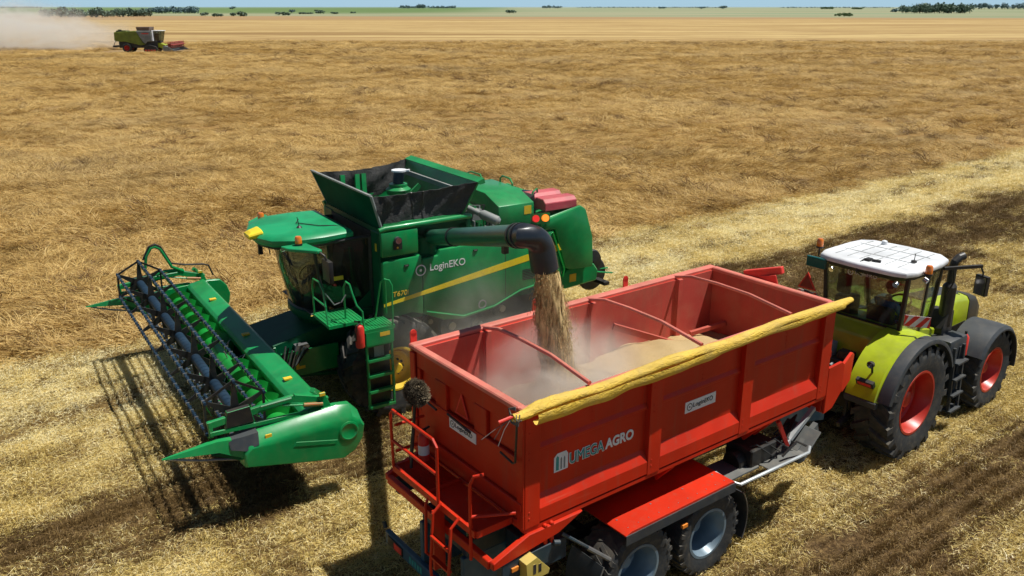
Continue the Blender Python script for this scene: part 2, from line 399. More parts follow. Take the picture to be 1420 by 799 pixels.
    past = ramp(nt, n_far, [(.3, (.10,.17,.075)), (.42, (.22,.25,.14)), (.5, (.30,.29,.18)), (.6, (.20,.26,.15)), (.72, (.14,.20,.11))], 'LINEAR')
    green = mixc(nt, n_far, (.10,.165,.055), (.15,.21,.085))
    gl = math_n(nt, 'MULTIPLY', maprange(nt, X, -180, 60, 1, 0), maprange(nt, Y, 900, 1300))
    past = mixc(nt, gl, past, green)
    Ye = math_n(nt, 'ADD', Y, math_n(nt, 'MULTIPLY', X, .22))
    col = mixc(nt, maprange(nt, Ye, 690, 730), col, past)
    col = mixc(nt, maprange(nt, Y, 2500, 9000, 0, .55), col, (.25,.34,.38))  # bluish aerial haze painted into the ground colour towards the horizon
    b = N(nt, 'BsdfPrincipled'); L(nt, col, b.inputs['Base Color']); b.inputs['Roughness'].default_value = .9; b.inputs['Specular IOR Level'].default_value = .1
    bp = N(nt, 'Bump'); bp.inputs['Distance'].default_value = .12; bp.inputs['Strength'].default_value = .9
    hgt = math_n(nt, 'ADD', math_n(nt, 'MULTIPLY', n_fine, .5), math_n(nt, 'MULTIPLY', n_mid, .8))
    L(nt, hgt, bp.inputs['Height']); L(nt, bp.outputs[0], b.inputs['Normal'])
    L(nt, b.outputs[0], out.inputs[0]); return m
gm = MB()
ys = [-40, 60, 250, 900, 3000, 15000]; 
for a, bb in zip(ys[:-1], ys[1:]):
    k = 1.1*bb+60; k0 = 1.1*max(a, 0)+60
    gm.add([(-k0, a, 0), (k0, a, 0), (k, bb, 0), (-k, bb, 0)], [(0,1,2,3)])
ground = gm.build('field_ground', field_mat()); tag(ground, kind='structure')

def straw_mat(name, cols, rough=.55, lane=False):
    m, nt, out = nodes(name)
    at = N(nt, 'Attribute'); at.attribute_name = 'tint'
    oi = N(nt, 'ObjectInfo'); g = N(nt, 'NewGeometry')
    big = noise(nt, g.outputs['Position'], .22, 3, .6)
    mid = noise(nt, g.outputs['Position'], 1.1, 3, .6)
    f = math_n(nt, 'ADD', math_n(nt, 'MULTIPLY', at.outputs['Fac'], .55 if lane else .50), math_n(nt, 'MULTIPLY', oi.outputs['Random'], .14 if lane else .26))
    f = math_n(nt, 'ADD', f, math_n(nt, 'MULTIPLY', maprange(nt, big, .3, .7), .20 if lane else .14))
    f = math_n(nt, 'ADD', f, math_n(nt, 'MULTIPLY', maprange(nt, mid, .3, .7), .14 if lane else .20), True)
    oi_dummy = None
    if not lane:   # greyer, weathered patches
        gp_ = noise(nt, g.outputs['Position'], .06, 4, .65)
    if lane:   # palest where the last swath was spread
        sp = N(nt, 'SeparateXYZ'); L(nt, g.outputs['Position'], sp.inputs[0])
        V = math_n(nt, 'ADD', math_n(nt, 'ADD', math_n(nt, 'MULTIPLY', sp.outputs[0], -.6030), math_n(nt, 'MULTIPLY', sp.outputs[1], .7978)), .6030*.152-.7978*8.605)
        V = math_n(nt, 'ADD', V, math_n(nt, 'MULTIPLY', mid, 1.6))
        pale = math_n(nt, 'MULTIPLY', maprange(nt, V, 9.8, 11.8), maprange(nt, V, 14.6, 16.2, 1, 0))
        f = math_n(nt, 'ADD', f, math_n(nt, 'MULTIPLY', pale, .22), True)
    c = ramp(nt, f, cols)
    if not lane: c = mixc(nt, maprange(nt, gp_, .48, .68, 0, .32), c, (.38,.30,.17))
    b = N(nt, 'BsdfPrincipled'); L(nt, c, b.inputs['Base Color']); b.inputs['Roughness'].default_value = rough; b.inputs['Specular IOR Level'].default_value = .35
    tr = N(nt, 'BsdfTranslucent'); L(nt, c, tr.inputs[0])
    mx = N(nt, 'MixShader'); mx.inputs[0].default_value = .25; L(nt, b.outputs[0], mx.inputs[1]); L(nt, tr.outputs[0], mx.inputs[2])
    L(nt, mx.outputs[0], out.inputs[0]); return m
STRAW = straw_mat('cut straw', [(0, (.10,.06,.017)), (.27, (.38,.265,.065)), (.52, (.82,.64,.21)), (1, (1.,.93,.60))], .35, True)
STRAW_D = straw_mat('weathered stubble', [(0, (.06,.035,.014)), (.4, (.17,.105,.038)), (.75, (.34,.22,.08)), (1, (.66,.49,.20))])
CROP_M = straw_mat('ripe crop', [(0, (.075,.037,.012)), (.28, (.30,.18,.053)), (.58, (.57,.38,.12)), (1, (.86,.66,.29))])

def blades_mesh(name, mat, blades):
    """blades: list of (points, width, tint): flat straws as strips"""
    v, f, t = [], [], []
    for pts, wd, ti in blades:
        b0 = len(v); n = len(pts)
        d = Vector(pts[-1])-Vector(pts[0]); s = d.cross(Vector((rng.normal(), rng.normal(), rng.normal()+1.5))).normalized()*wd/2
        for i, p in enumerate(pts):
            k = 1 if i < n-1 else .4
            v.append(tuple(Vector(p)+s*k)); v.append(tuple(Vector(p)-s*k))
        for i in range(n-1): f.append((b0+2*i, b0+2*i+1, b0+2*i+3, b0+2*i+2)); t.append(ti)
    me = bpy.data.meshes.new(name); me.from_pydata(v, [], f); me.materials.append(mat)
    a = me.attributes.new('tint', 'FLOAT', 'FACE'); a.data.foreach_set('value', t)
    return me
def tuft_stubble(i, mat, nst=60, nly=150, spread=.28):
    bl = []
    for k in range(nst):
        x, y = rng.uniform(-spread, spread), rng.normal(0, .028); h = rng.uniform(.04, .13)
        bl.append(([(x,y,-.01), (x+rng.normal(0,.025), y+rng.normal(0,.025), h)], rng.uniform(.0035,.007), rng.uniform(0,.75)))
    for k in range(nly):
        x, y = rng.uniform(-spread*1.15, spread*1.15, 2); a = rng.uniform(0, 2*PI); l = rng.uniform(.03,.11)*(2.0 if rng.random() < .07 else 1); z = rng.uniform(.01,.08); tl = rng.normal(0,.3)
        p0 = (x-l/2*math.cos(a), y-l/2*math.sin(a), max(.004, z-l/2*tl)); p1 = (x+l/2*math.cos(a), y+l/2*math.sin(a), max(.004, z+l/2*tl))
        pm = (x+rng.normal(0,.01), y+rng.normal(0,.01), z+.012)
        bl.append(([p0, pm, p1], rng.uniform(.0035,.007), rng.uniform(.1,1)))
    return blades_mesh('stubble_tuft', mat, bl)
def tuft_crop(i, n=75, spread=.42):
    bl = []
    for k in range(n):
        x, y = rng.uniform(-spread, spread, 2); a = rng.normal(0,.85); l = rng.uniform(.3,.7); el = rng.uniform(.25,1.0)
        if rng.random() < .2: el = rng.uniform(1.1,1.5); 
        pts = []; px, py, pz = x, y, 0
        for q in range(4):
            pts.append((px, py, max(.01, pz)))
            e = el*(1-q*.42); st = l/3
            px += st*math.cos(e)*math.cos(a); py += st*math.cos(e)*math.sin(a); pz += st*math.sin(e); a += rng.normal(0,.15)
        bl.append((pts, rng.uniform(.009,.019), rng.beta(1.1, 1.1)))
    return blades_mesh('crop_tuft', CROP_M, bl)
def stuff_from_points(name, meshes, pts, rot, scl, idx, label):
    """one object: tufts of straw set on points by geometry nodes"""
    col = bpy.data.collections.new(name+'_tufts')
    for k, me in enumerate(meshes):
        o = bpy.data.objects.new(f'{name}_{k:02d}', me); col.objects.link(o)
    me = bpy.data.meshes.new(name); me.from_pydata([tuple(p) for p in pts], [], [])
    for nm, typ, dat, key in (('rot', 'FLOAT_VECTOR', rot, 'vector'), ('scl', 'FLOAT_VECTOR', scl, 'vector'), ('idx', 'INT', idx, 'value')):
        at = me.attributes.new(nm, typ, 'POINT'); at.data.foreach_set(key, np.asarray(dat).ravel())
    me.materials.append(meshes[0].materials[0])
    o = bpy.data.objects.new(name, me); COL.objects.link(o)
    ng = bpy.data.node_groups.new(name, 'GeometryNodeTree')
    ng.interface.new_socket('Geometry', in_out='INPUT', socket_type='NodeSocketGeometry'); ng.interface.new_socket('Geometry', in_out='OUTPUT', socket_type='NodeSocketGeometry')
    gi = ng.nodes.new('NodeGroupInput'); go = ng.nodes.new('NodeGroupOutput'); ip = ng.nodes.new('GeometryNodeInstanceOnPoints')
    ci = ng.nodes.new('GeometryNodeCollectionInfo'); ci.inputs['Collection'].default_value = col; ci.inputs['Separate Children'].default_value = True; ci.inputs['Reset Children'].default_value = True
    def attr(n, t):
        a = ng.nodes.new('GeometryNodeInputNamedAttribute'); a.data_type = t; a.inputs[0].default_value = n; return a.outputs[0]
    ip.inputs['Pick Instance'].default_value = True
    ng.links.new(gi.outputs[0], ip.inputs['Points']); ng.links.new(ci.outputs[0], ip.inputs['Instance'])
    ng.links.new(attr('idx', 'INT'), ip.inputs['Instance Index']); ng.links.new(attr('rot', 'FLOAT_VECTOR'), ip.inputs['Rotation']); ng.links.new(attr('scl', 'FLOAT_VECTOR'), ip.inputs['Scale'])
    ng.links.new(ip.outputs[0], go.inputs[0])
    md = o.modifiers.new('tufts', 'NODES'); md.node_group = ng
    tag(o, label=label, kind='stuff'); return o
def in_view(x, y, margin=1.5):
    d = y*math.cos(pitch)+CAM_H*math.sin(pitch); return (np.abs(x)/d < 710/F_PX*1.25+margin/d) & (y > 8.0)
def sm(x, y, f, ph):  # smooth pseudo-noise, -1..1
    return (np.sin(x*f+ph)*np.cos(y*f*1.3+ph*2)+np.sin((x+y)*f*.7+ph*3)+np.cos((x*.6-y)*f*1.1+ph))/3
ST_L = [tuft_stubble(i, STRAW) for i in range(5)]
ST_D = [tuft_stubble(i, STRAW_D, 130, 60) for i in range(3)]
CR = [tuft_crop(i) for i in range(6)]
CROP_DARK = straw_mat('darker crop tufts', [(0, (.05,.03,.012)), (.5, (.16,.085,.028)), (1, (.34,.20,.07))])  # darker straw colour for scattered taller crop tufts
def dark_tuft(i):
    me = tuft_crop(i, 60, .28); me.materials.clear(); me.materials.append(CROP_DARK); return me
CR += [dark_tuft(i) for i in range(2)]
def scatter(n, x0, x1, y0, y1):
    x = rng.uniform(x0, x1, n); y = rng.uniform(y0, y1, n); k = in_view(x, y); return x[k], y[k]
def edge_noise(x, y): return .55*sm(x, y, .9, 1.3)+.35*sm(x, y, 2.3, .4)
def lay_stubble(name, dark, label, dens_near, seed_n):
    x, y = scatter(seed_n, -34, 40, 8, 54)
    v = lane_v(x, y); u = lane_u(x, y)
    rowv = np.round(v/.28)*.28+rng.normal(0, .03, len(v)); sh = rowv-v
    x = x-.603*sh; y = y+.7978*sh; v = rowv
    vn = v+.9*sm(x, y, .8, 2.)+.4*sm(x, y, 2.1, 1.)
    db = ((vn > 5.6) & (vn < 9.6) & (u > 12+2*sm(x,y,.7,1.))) | ((vn > 5.0) & (vn < 7.8) & (u < 1.5+1.5*sm(x,y,.7,1.)) & (rng.random(len(x)) < .8)) | ((vn > -2.9) & (vn < -.5)) | ((vn > -6.) & (vn < -4.2))
    p = np.where(db, .95 if dark else np.where(sm(x, y, 2.3, 3.) > .22, .22, .03), (.05+.34*(sm(x, y, 1.1, 5.)+.6*sm(x, y, 2.7, 2.) > .2)*(v < 9.5)) if dark else np.where((sm(x, y, 1.1, 5.)+.6*sm(x, y, 2.7, 2.) > .2) & (v < 9.5), .55, .95))
    d = y; p = p*np.clip(13/d, .25, 1)**.8
    stk = np.clip(.78+.75*sm(u*.10, v*2.3, 1., .3)+.35*sm(u*.3, v*4.1, 1., 2.), .25, 1.15); p = p*(stk if not dark else 1.7-.8*stk)
    k = (v < CROP_V+edge_noise(x, y)) & (rng.random(len(x)) < p)
    x, y, v = x[k], y[k], v[k]; n = len(x)
    pts = np.c_[x, y, np.zeros(n)]
    s = rng.uniform(.8, 1.25, n)*np.clip((y/16)**.55, 1, 2.0)
    rot = np.c_[rng.normal(0,.05,n), rng.normal(0,.05,n), R(37)+rng.normal(0,.05,n)+PI*rng.integers(0,2,n)]
    z = s*rng.uniform(.7,1.2,n)*(1 if dark else .9)
    me = ST_D if dark else ST_L
    return stuff_from_points(name, me, pts, rot, np.c_[s, s, z], rng.integers(0, len(me), n), label)
lay_stubble('straw_stubble', False, 'pale golden cut stubble and chopped straw around the machines', 1, N_STUB)
lay_stubble('dark_stubble', True, 'darker brown worked stubble in bands along the driving lanes', 1, N_STUB)
def lay_crop(name, y0, y1, n, sc, label, xw):
    x, y = scatter(n, -xw, xw, y0, y1)
    v = lane_v(x, y); k = (v > CROP_V+edge_noise(x, y)) & ((sm(x, y, 2.9, 3.3)+.7*sm(x, y, 5.3, 1.1)+.5*sm(x, y, .9, .2) < .85) | (rng.random(len(x)) < .25))
    k &= y < 198+10*sm(x, y, .11, 1.)+rng.normal(0, 6, len(x))
    k &= ~((np.abs(x+66) < 9) & (np.abs(y-160) < 6))
    x, y = x[k], y[k]; n = len(x); pts = np.c_[x, y, np.zeros(n)]
    flow = 1.6*sm(x, y, .16, .5)+1.2*sm(x, y, .5, 2.2)+.6*sm(x, y, 1.3, 4.)
    rz = R(200)+flow*1.9+rng.normal(0,.8,n)
    lodge = sm(x, y, .35, 3.1)+.5*sm(x, y, 1.1, .7)
    s = sc*rng.uniform(.7, 1.25, n)*np.clip(y/60, 1, 4)**.55
    z = np.clip(.85+.40*lodge+.35*sm(x, y, 2.6, 1.9)+rng.normal(0,.22,n), .25, 1.7)*.66*sc**.25*np.clip(y/60, 1, 4)**.3
    rot = np.c_[rng.normal(0,.08,n), rng.normal(0,.08,n), rz]
    idx = rng.integers(0, 6, n); pd = .02+.05*(sm(x, y, .21, 2.)+.5*sm(x, y, .07, 1.) > .15)
    wd = rng.random(n) < pd; idx = np.where(wd, 6+rng.integers(0, 2, n), idx); z = np.where(wd, z*rng.uniform(1.1, 1.7, n), z)
    return stuff_from_points(name, CR, pts, rot, np.c_[s, s, z], idx, label)
lay_crop('ripe_crop', 12, 48, N_CROP, 1.0, 'ripe tan crop lying in swirls behind the harvester', 40)
lay_crop('distant_crop', 48, 208, N_CROP2, 1.15, 'ripe tan crop stretching away in the middle distance', 140)
# ------------------------------------------------------------------ grain trailer
def on(M, o):  # put a top-level object into a vehicle's frame
    o.matrix_world = M @ o.matrix_world; return o
TR = thing('grain_trailer', 'long red grain trailer with rolled yellow tarp and tandem wheels, being filled', 'trailer'); TR.matrix_world = FT
ZB, ZT, LEN, WID = 1.95, 3.50, 6.05, 2.5
# near side wall: skin, posts, slanted ledges, mid rail
def side_wall(y_out, s):
    """s=+1: outside faces -y (near); s=-1: outside faces +y (far)"""
    Y = lambda d: y_out+s*d
    b = MB()
    b.box(.04, LEN-.04, Y(.085), Y(.12), ZB, ZT-.03)
    posts = [(0.0,.225),(2.04,2.27),(3.91,4.14),(5.80,6.05)]
    for x0, x1 in posts: b.box(x0, x1, Y(0), Y(.10), ZB-(.0), ZT-.06)
    for (x0, x1) in ((.225,2.04),(2.27,3.91),(4.14,5.80)):
        # lower ledge with slanted top, pressed mid rail
        b.prism([(Y(.005), ZB+.02),(Y(.005), ZB+.20),(Y(.09), ZB+.37),(Y(.09), ZB+.02)], x0+.002, x1-.002, 'x')
        b.prism([(Y(.09), 2.885),(Y(.055), 2.90),(Y(.055), 2.935),(Y(.09), 2.99)], x0+.002, x1-.002, 'x')
        b.box(x0+.002, x1-.002, Y(.05), Y(.09), ZT-.14, ZT-.05)
    b.box(.0, LEN, Y(.012), Y(.10), ZB-.06, ZB-.004)
    for x0, x1 in posts:
        for z in (2.08,2.16,2.86,2.95,3.2): b.cyl(((x0+x1)/2-.05, Y(.002), z),((x0+x1)/2-.05, Y(-.006), z), .014, 6)
    for x in (1.1, 3.12, 4.95):
        for k in range(6): b.cyl((x, Y(.086), 3.02+.06*k),(x, Y(.078), 3.02+.06*k), .011, 6)
    return b.build('side_wall', RED, TR, bevel=.012)
side_wall(0, 1); side_wall(WID, -1)
# end walls
b = MB()   # rear wall with two sunk panels
b.box(-.002, .06, .125, 2.375, ZB, 2.84); b.box(-.002, .06, .125, 2.375, 3.22, ZT-.03)
for y0, y1 in ((.125,.20),(.77,1.03),(1.66,1.92),(2.30,2.375)): b.box(-.0015, .06, y0, y1, 2.845, 3.215)
for y0, y1 in ((.205,.765),(1.035,1.655),(1.925,2.295)): b.box(.045, .0605, y0, y1, 2.846, 3.214)
b.box(-.05, -.004, .02, 2.48, 2.20, 2.30); b.box(-.03, -.004, .02, 2.48, ZB-.02, ZB+.08)
b.box(-.035, -.004, .0, .12, ZB, ZT-.08); b.box(-.035, -.004, 2.38, 2.5, ZB, ZT-.08)
tail = b.build('rear_wall', RED, TR, bevel=.012)
b = MB(); b.prism([(1.34,3.21),(1.49,2.89),(1.19,2.89)], .02, .035, 'x'); b.prism([(1.34,3.15),(1.45,2.915),(1.23,2.915)], .0175, .0195, 'x', 1)
b.build('warning_triangle', [RED_D, RED], TR)
for yy in (1.28, 2.06): 
    b = MB(); b.tube([(-.05, yy+.28, 2.86),(-.06, yy-.25, 2.82)], .016, 6); b.build('handle', BLACK, TR)
b = MB(); b.box(LEN-.06, LEN, .125, 2.375, ZB-.02, ZT-.03); b.box(LEN, LEN+.03, .0, 2.5, 2.6, 2.72); b.build('front_wall', RED, TR, bevel=.012)
# inside: lining, floor, ribs
b = MB()
b.box(.062, LEN-.062, .125, .135, ZB+.05, ZT-.03); b.box(.062, LEN-.062, WID-.135, WID-.125, ZB+.05, ZT-.03)
b.box(.065, .075, .14, WID-.14, ZB+.05, ZT-.03); b.box(LEN-.075, LEN-.065, .14, WID-.14, ZB+.05, ZT-.03)
b.box(.06, LEN-.06, .13, WID-.13, ZB, ZB+.045)
for x in (1.15, 3.14, 5.11):
    b.prism([(x-.07, WID-.135),(x-.05, WID-.19),(x+.05, WID-.19),(x+.07, WID-.135)], ZB+.05, ZT-.03, 'z')
b.beam((3.6, WID-.16, 2.98),(4.9, WID-.75, 2.45), .07, .1, 0)
b.beam((LEN-.1, WID-.5, 2.6),(LEN-.75, WID-.3, 2.5), .07, .07, 0)
b.build('inner_lining', RED_IN, TR)
# top rim and cross ties
b = MB()
b.box(-.03, LEN+.03, WID-.10, WID+.03, ZT-.05, ZT+.02); b.box(-.03, LEN+.03, -.03, .10, ZT-.05, ZT+.02)
b.box(-.035, .08, .105, WID-.105, ZT-.05, ZT+.022); b.box(LEN-.08, LEN+.035, .105, WID-.105, ZT-.05, ZT+.022)
b.build('top_rim', RED_RIM, TR, bevel=.015)
for x in (1.10, 3.10, 5.04):
    b = MB(); b.tube([(x+.04, WID-.02, ZT-.01),(x+.03, WID-.45, ZT+.10),(x, WID-1.0, ZT+.13),(x-.03, .85, ZT+.13),(x-.10, .04, ZT+.06)], .028, 8); b.build('cross_tie', RED_RIM, TR)
for x in (.06, 2.16, 4.03):
    b = MB(); b.box(x-.05, x+.05, WID+.03, WID+.05, ZT-.1, ZT+.14); b.cyl((x, WID+.03, ZT+.14),(x, WID+.05, ZT+.14), .05, 12); b.build('rim_tab', RED_D, TR)
# rolled tarp on the near rim with a hanging hem
def tarp():
    b = MB(); rings = []; n = 22; K = 120
    for k in range(K+1):
        t = k/K; x = -.24+t*6.52
        sag = .010*math.sin(t*18.5+.6)+.003*math.sin(t*51+1)
        r = .068+.004*math.sin(t*23)+.003*math.sin(t*61+2)
        if t < .05: r *= .62+7.6*t
        if t > .965: r *= 1-(t-.965)*9
        cy, cz = -.07+.012*math.sin(t*17+1)-.02*(t < .04), ZT+.035+sag-.03*math.exp(-((t-.02)/.03)**2)
        ring = []
        for i in range(n):
            a = 2*PI*i/n; rr = r*(1+.03*math.sin(2*a+t*14)+.02*math.sin(5*a-t*40)+.06*math.sin(t*190+a*3)*(1 if t < .13 else .10)+.05*math.cos(6*a+t*9)*(t < .13))
            ring.append((x, cy+rr*1.12*math.cos(a), cz+rr*.95*math.sin(a)))
        rings.append(ring)
    b.loft(rings)
    rows = []
    for k in range(K+1):
        t = k/K; x = .02+t*6.0; fd = max(.0, min(1, (.62-t)/.3)); drop = (.02+.05*fd)+.012*math.sin(t*17)+.008*math.sin(t*43); yy = -.17+.006*math.sin(t*29)
        yy += .05*(1-fd); rows.append([(x, yy-.035, ZT+.04),(x, yy-.045, ZT+.0),(x, yy-.03, ZT-.03-drop*.5),(x, yy-.01+.01*math.sin(t*60), ZT-.03-drop),(x, yy+.03, ZT-.035-drop),(x, yy+.06, ZT-.03-drop*.6)])
    b.grid(rows)
    return b.build('rolled_tarp', TARP, TR, sharp=60)
tp = tarp()
b = MB()
for k in range(5):
    b.tube([(-.22-.01*k, -.18+.06*math.sin(k*2.1), ZT+.10-.02*k),(-.26, -.2+.02*k, ZT-.02),(-.22, -.02-.02*k, ZT-.06),(-.2, .05, ZT+.08),(-.22, -.1, ZT+.16-.01*k)], .007, 5)
for a in ((-.62,-.02,3.36),(-.5,-.16,3.3),(-.42,.02,3.28)): b.tube([(-.27,-.08,ZT+.02),((-.27+a[0])/2,(a[1]-.08)/2,ZT-.05),a], .004, 4)
b.build('tie_rope', paint('old rope', (.10,.10,.10), .9, 0, .2), tp)
b = MB(); b.cyl((-.42,-.06,ZT+.02),(-.15,-.08,ZT+.05), .02, 8); b.build('roll_bar', RED_D, tp)
b = MB(); b.tube([(-.15,-.04,ZT-.04),(-.13,.0,3.2),(-.10,.06,2.86),(-.09,.12,2.82),(-.09,.36,2.86)], .014, 6); b.build('crank_handle', BLACK, TR)
# signs: near side
NEARP = lambda x, z, d=-.001: plane_M((x, .085+d, z), (1,0,0), (0,0,1))
def logo_ring(parent, M, r, mat, n=28):
    b = MB(); w_ = .22*r
    for r0, r1 in ((r-w_, r), (0, r*.24)):
        vs, fs = [], []
        for i in range(n):
            a = 2*PI*i/n
            vs += [(r0*math.cos(a), r0*math.sin(a), .002),(r1*math.cos(a), r1*math.sin(a), .002)]
        for i in range(n): j = (i+1) % n; fs.append((2*i, 2*i+1, 2*j+1, 2*j))
        b.add(vs, fs, 0, M)
    return b.build('logo_ring', mat, parent)
def name_plate(parent, M, W, H, ring_m, txt_m, plate_m=WHITE_D):
    b = MB(); b.box(0, W, 0, H, -.004, .003, 0, M); p = b.build('name_plate', plate_m, parent)
    logo_ring(p, M @ Matrix.Translation((H*.52, H*.5, .004)), H*.33, ring_m)
    writing('Login', W*.36, M @ Matrix.Translation((H*.94, H*.24, .005)), txt_m, p, height=H*.52, bold=.012)
    writing('EKO', W*.27, M @ Matrix.Translation((H*.94+W*.375, H*.34, .005)), BLK_D, p, height=H*.42, bold=.0)
    return p
name_plate(TR, NEARP(2.80, 2.585, -.003), .62, .165, BLK_D, BLK_D)
name_plate(TR, plane_M((-.008, 1.58, 2.655), (0,-1,0), (0,0,1)), .60, .145, BLK_D, BLK_D)
M = NEARP(.50, 2.50, -.003)
b = MB()   # grain-silo mark: white arch with teal doorways
arch = [(0,0),(0,.20),(.05,.245),(.19,.245),(.22,.20),(.22,0)]
b.prism(arch, 0, .003, 'z', 0, M)
for x0, x1, zt in ((.03,.075,.19),(.10,.125,.16),(.15,.175,.16)): b.prism([(x0,.02),(x0,zt),((x0+x1)/2,zt+.025),(x1,zt),(x1,.02)], .0035, .0045, 'z', 1 if x0 < .05 else 2, M)
b.build('maker_emblem', [WHITE_D, TEAL_D, GREY], TR)
b = MB(); writing('UMEGA', .56, M @ Matrix.Translation((.25,.035,.004)), TEAL_D, TR, 'maker_lettering', .15, .008)
writing('UMEGA', .585, M @ Matrix.Translation((.238,.025,.001)), WHITE_D, TR, 'maker_lettering', .17, .05)
writing('AGRO', .50, M @ Matrix.Translation((.83,.035,.002)), WHITE_D, TR, 'maker_lettering', .15, .045)
# chassis
b = MB()
for y in (.78, 1.72):
    b.prism([(-.35,1.30),(-.35,1.52),(5.9,1.52),(6.6,1.35),(7.3,1.02),(7.3,.84),(6.4,1.05),(5.6,1.22)], y-.06, y+.06, 'y')
for x in (-.3, .9, 2.5, 4.1, 5.5): b.box(x-.05, x+.05, .84, 1.66, 1.32, 1.50)
b.prism([(6.9,.72),(6.9,1.78),(8.0,1.33),(8.0,1.17)], .84, 1.02, 'z')
b.box(.25, .75, .1, .72, 1.2, 1.5); b.box(-.35, .4, -.02, .10, 1.36, 1.62); b.box(-.35, .35, 2.4, 2.5, 1.36, 1.62)
b.build('chassis', CHASSIS, TR, bevel=.01)
b = MB()   # red sub-frame: tapers in under the box, sloping rear frame
b.prism([(.03,ZB-.062),(2.47,ZB-.062),(2.05,1.56),(.45,1.56)], .3, LEN-.1, 'x')
b.prism([(-.48,1.60),(-.48,1.70),(.05,1.885),(.9,1.885),(.5,1.72)], -.03, .05, 'y'); b.prism([(-.48,1.60),(-.48,1.70),(.05,1.885),(.9,1.885),(.5,1.72)], 2.45, 2.53, 'y')
b.box(-.50, -.42, .055, 2.445, 1.58, 1.70)
for x in (.30, .40): b.beam((x, -.01, 1.92),(x+.03, .02, 1.60), .05, .05)
for x in (2.6, 4.5, 4.75): b.beam((x, .06, 1.88),(x, .35, 1.55), .06, .06)
b.build('subframe', RED, TR, bevel=.01)
b = MB(); b.cyl((.42,-.03,1.62),(.50,-.05,1.60), .035, 10); b.cyl((.66,.1,1.58),(1.02,-.02,1.28), .025, 8); b.cyl((1.0,-.01,1.29),(1.3,-.12,1.04), .033, 8, 1); b.build('strut', [CHASSIS, STEEL], TR)
# axles + wheels
b = MB()
for x in (1.80, 3.20): b.beam((x, .3, .65),(x, 2.2, .65), .14, .14); b.box(x-.45, x+.45, .74, .82, .76, .9); b.box(x-.45, x+.45, 1.68, 1.76, .76, .9)
b.box(2.3, 2.7, .72, .84, .8, 1.3); b.box(2.3, 2.7, 1.66, 1.78, .8, 1.3)
b.build('axle', BLACK, TR)
for x in (1.80, 3.20):
    for y, s in ((.10, -1), (2.40, 1)):
        make_wheel(TR, (x, y, .665), .675, .60, .36, RIMBLUE, s, 24, .22, CHASSIS, lugh=.02, n=40)
# fenders: red deck, rubber lip, black guards
for s, yo in ((-1, -.235), (1, 2.735)):
    Y = lambda d: yo-s*d
    b = MB(); x0, x1 = 1.46, 3.62
    b.prism([(x0, 1.385),(x0+.10, 1.42),(x1-.04, 1.42),(x1, 1.385),(x1, 1.365),(x0, 1.365)], Y(0), Y(.85), 'y', 0)
    for k in range(11): b.cyl((x0+.12+k*.19, Y(.09), 1.419),(x0+.12+k*.19, Y(.09), 1.425), .012, 6, 2)
    for k in range(4): b.cyl((x0+.12+k*.63, Y(.30), 1.419),(x0+.12+k*.63, Y(.30), 1.426), .018, 6, 2)
    fd = b.build('fender', [RED, BLACK, STEEL], TR, bevel=.004)
    b = MB(); b.box(x0, x1, Y(-.015), Y(.0), 1.245, 1.385); b.build('rubber_lip', DKGREY, fd)
    for cx, a0, a1 in ((1.80, 150, 235), (3.20, 35, -25)):
        b = MB(); rows = []
        for k in range(9):
            a = R(a0+(a1-a0)*k/8); rr = .80
            rows.append([(cx+rr*math.cos(a), Y(.02), .665+rr*math.sin(a)),(cx+rr*math.cos(a), Y(.62), .665+rr*math.sin(a))])
        b.grid(rows); g = b.build('mudguard', DKGREY, TR, solid=.012)
        b = MB(); b.tube([tuple(r[0]) for r in rows], .012, 6); b.build('edge_strip', STEEL, g)
# rear platform with grating, railings, ladder
b = MB()
for p, q in (((-.04,2.12,2.0),(-.55,2.12,2.0)),((-.55,2.12,2.0),(-.55,.22,2.0)),((-.55,.22,2.0),(-.04,.22,2.0)),((-.04,1.3,1.99),(-.55,1.3,1.99))): b.beam(p, q, .05, .09)
for k in range(36): b.beam((-.53+.0*k, 1.34+k*.0215, 2.02),(-.06, 1.34+k*.0215, 2.02), .006, .02)
for k in range(9): b.beam((-.09-.05*k, 1.33, 2.015),(-.09-.05*k, 2.1, 2.015), .006, .016)
b.box(-.53, -.05, .26, 1.27, 1.99, 2.0)
b.build('platform', RED, TR)
rails = [[(-.57,2.10,2.02),(-.57,2.12,2.80),(-.57,2.06,2.87),(-.57,1.08,2.87),(-.57,1.0,2.80),(-.57,1.0,1.5)],
         [(-.57,2.12,2.42),(-.57,1.02,2.42)], [(-.06,2.14,2.6),(-.50,2.14,2.6)], [(-.06,2.14,2.22),(-.5,2.14,2.22)],
         [(-.57,.30,1.62),(-.57,.30,2.62),(-.54,.26,2.74),(-.44,.20,2.76)], [(-.57,.30,2.2),(-.10,.05,2.2)]]
for r_ in rails:
    b = MB(); b.tube(r_, .021, 8); b.build('railing', RED, TR)
b = MB()
for y in (.55, .95): b.tube([(-.56, y, 2.05),(-.68, y, 1.95),(-.74, y, 1.2),(-.70, y, .7),(-.58, y, .62)], .02, 8)
for z in (.75, 1.05, 1.35, 1.65): b.beam((-.71, .55, z),(-.71, .95, z), .05, .03)
b.tube([(-.55,1.25,2.0),(-.60,1.25,1.9),(-.62,1.25,1.2),(-.55,1.2,1.12)], .02, 8)
b.box(-.66, -.5, .98, 1.02, 1.1, 1.95)
b.build('ladder', RED, TR)
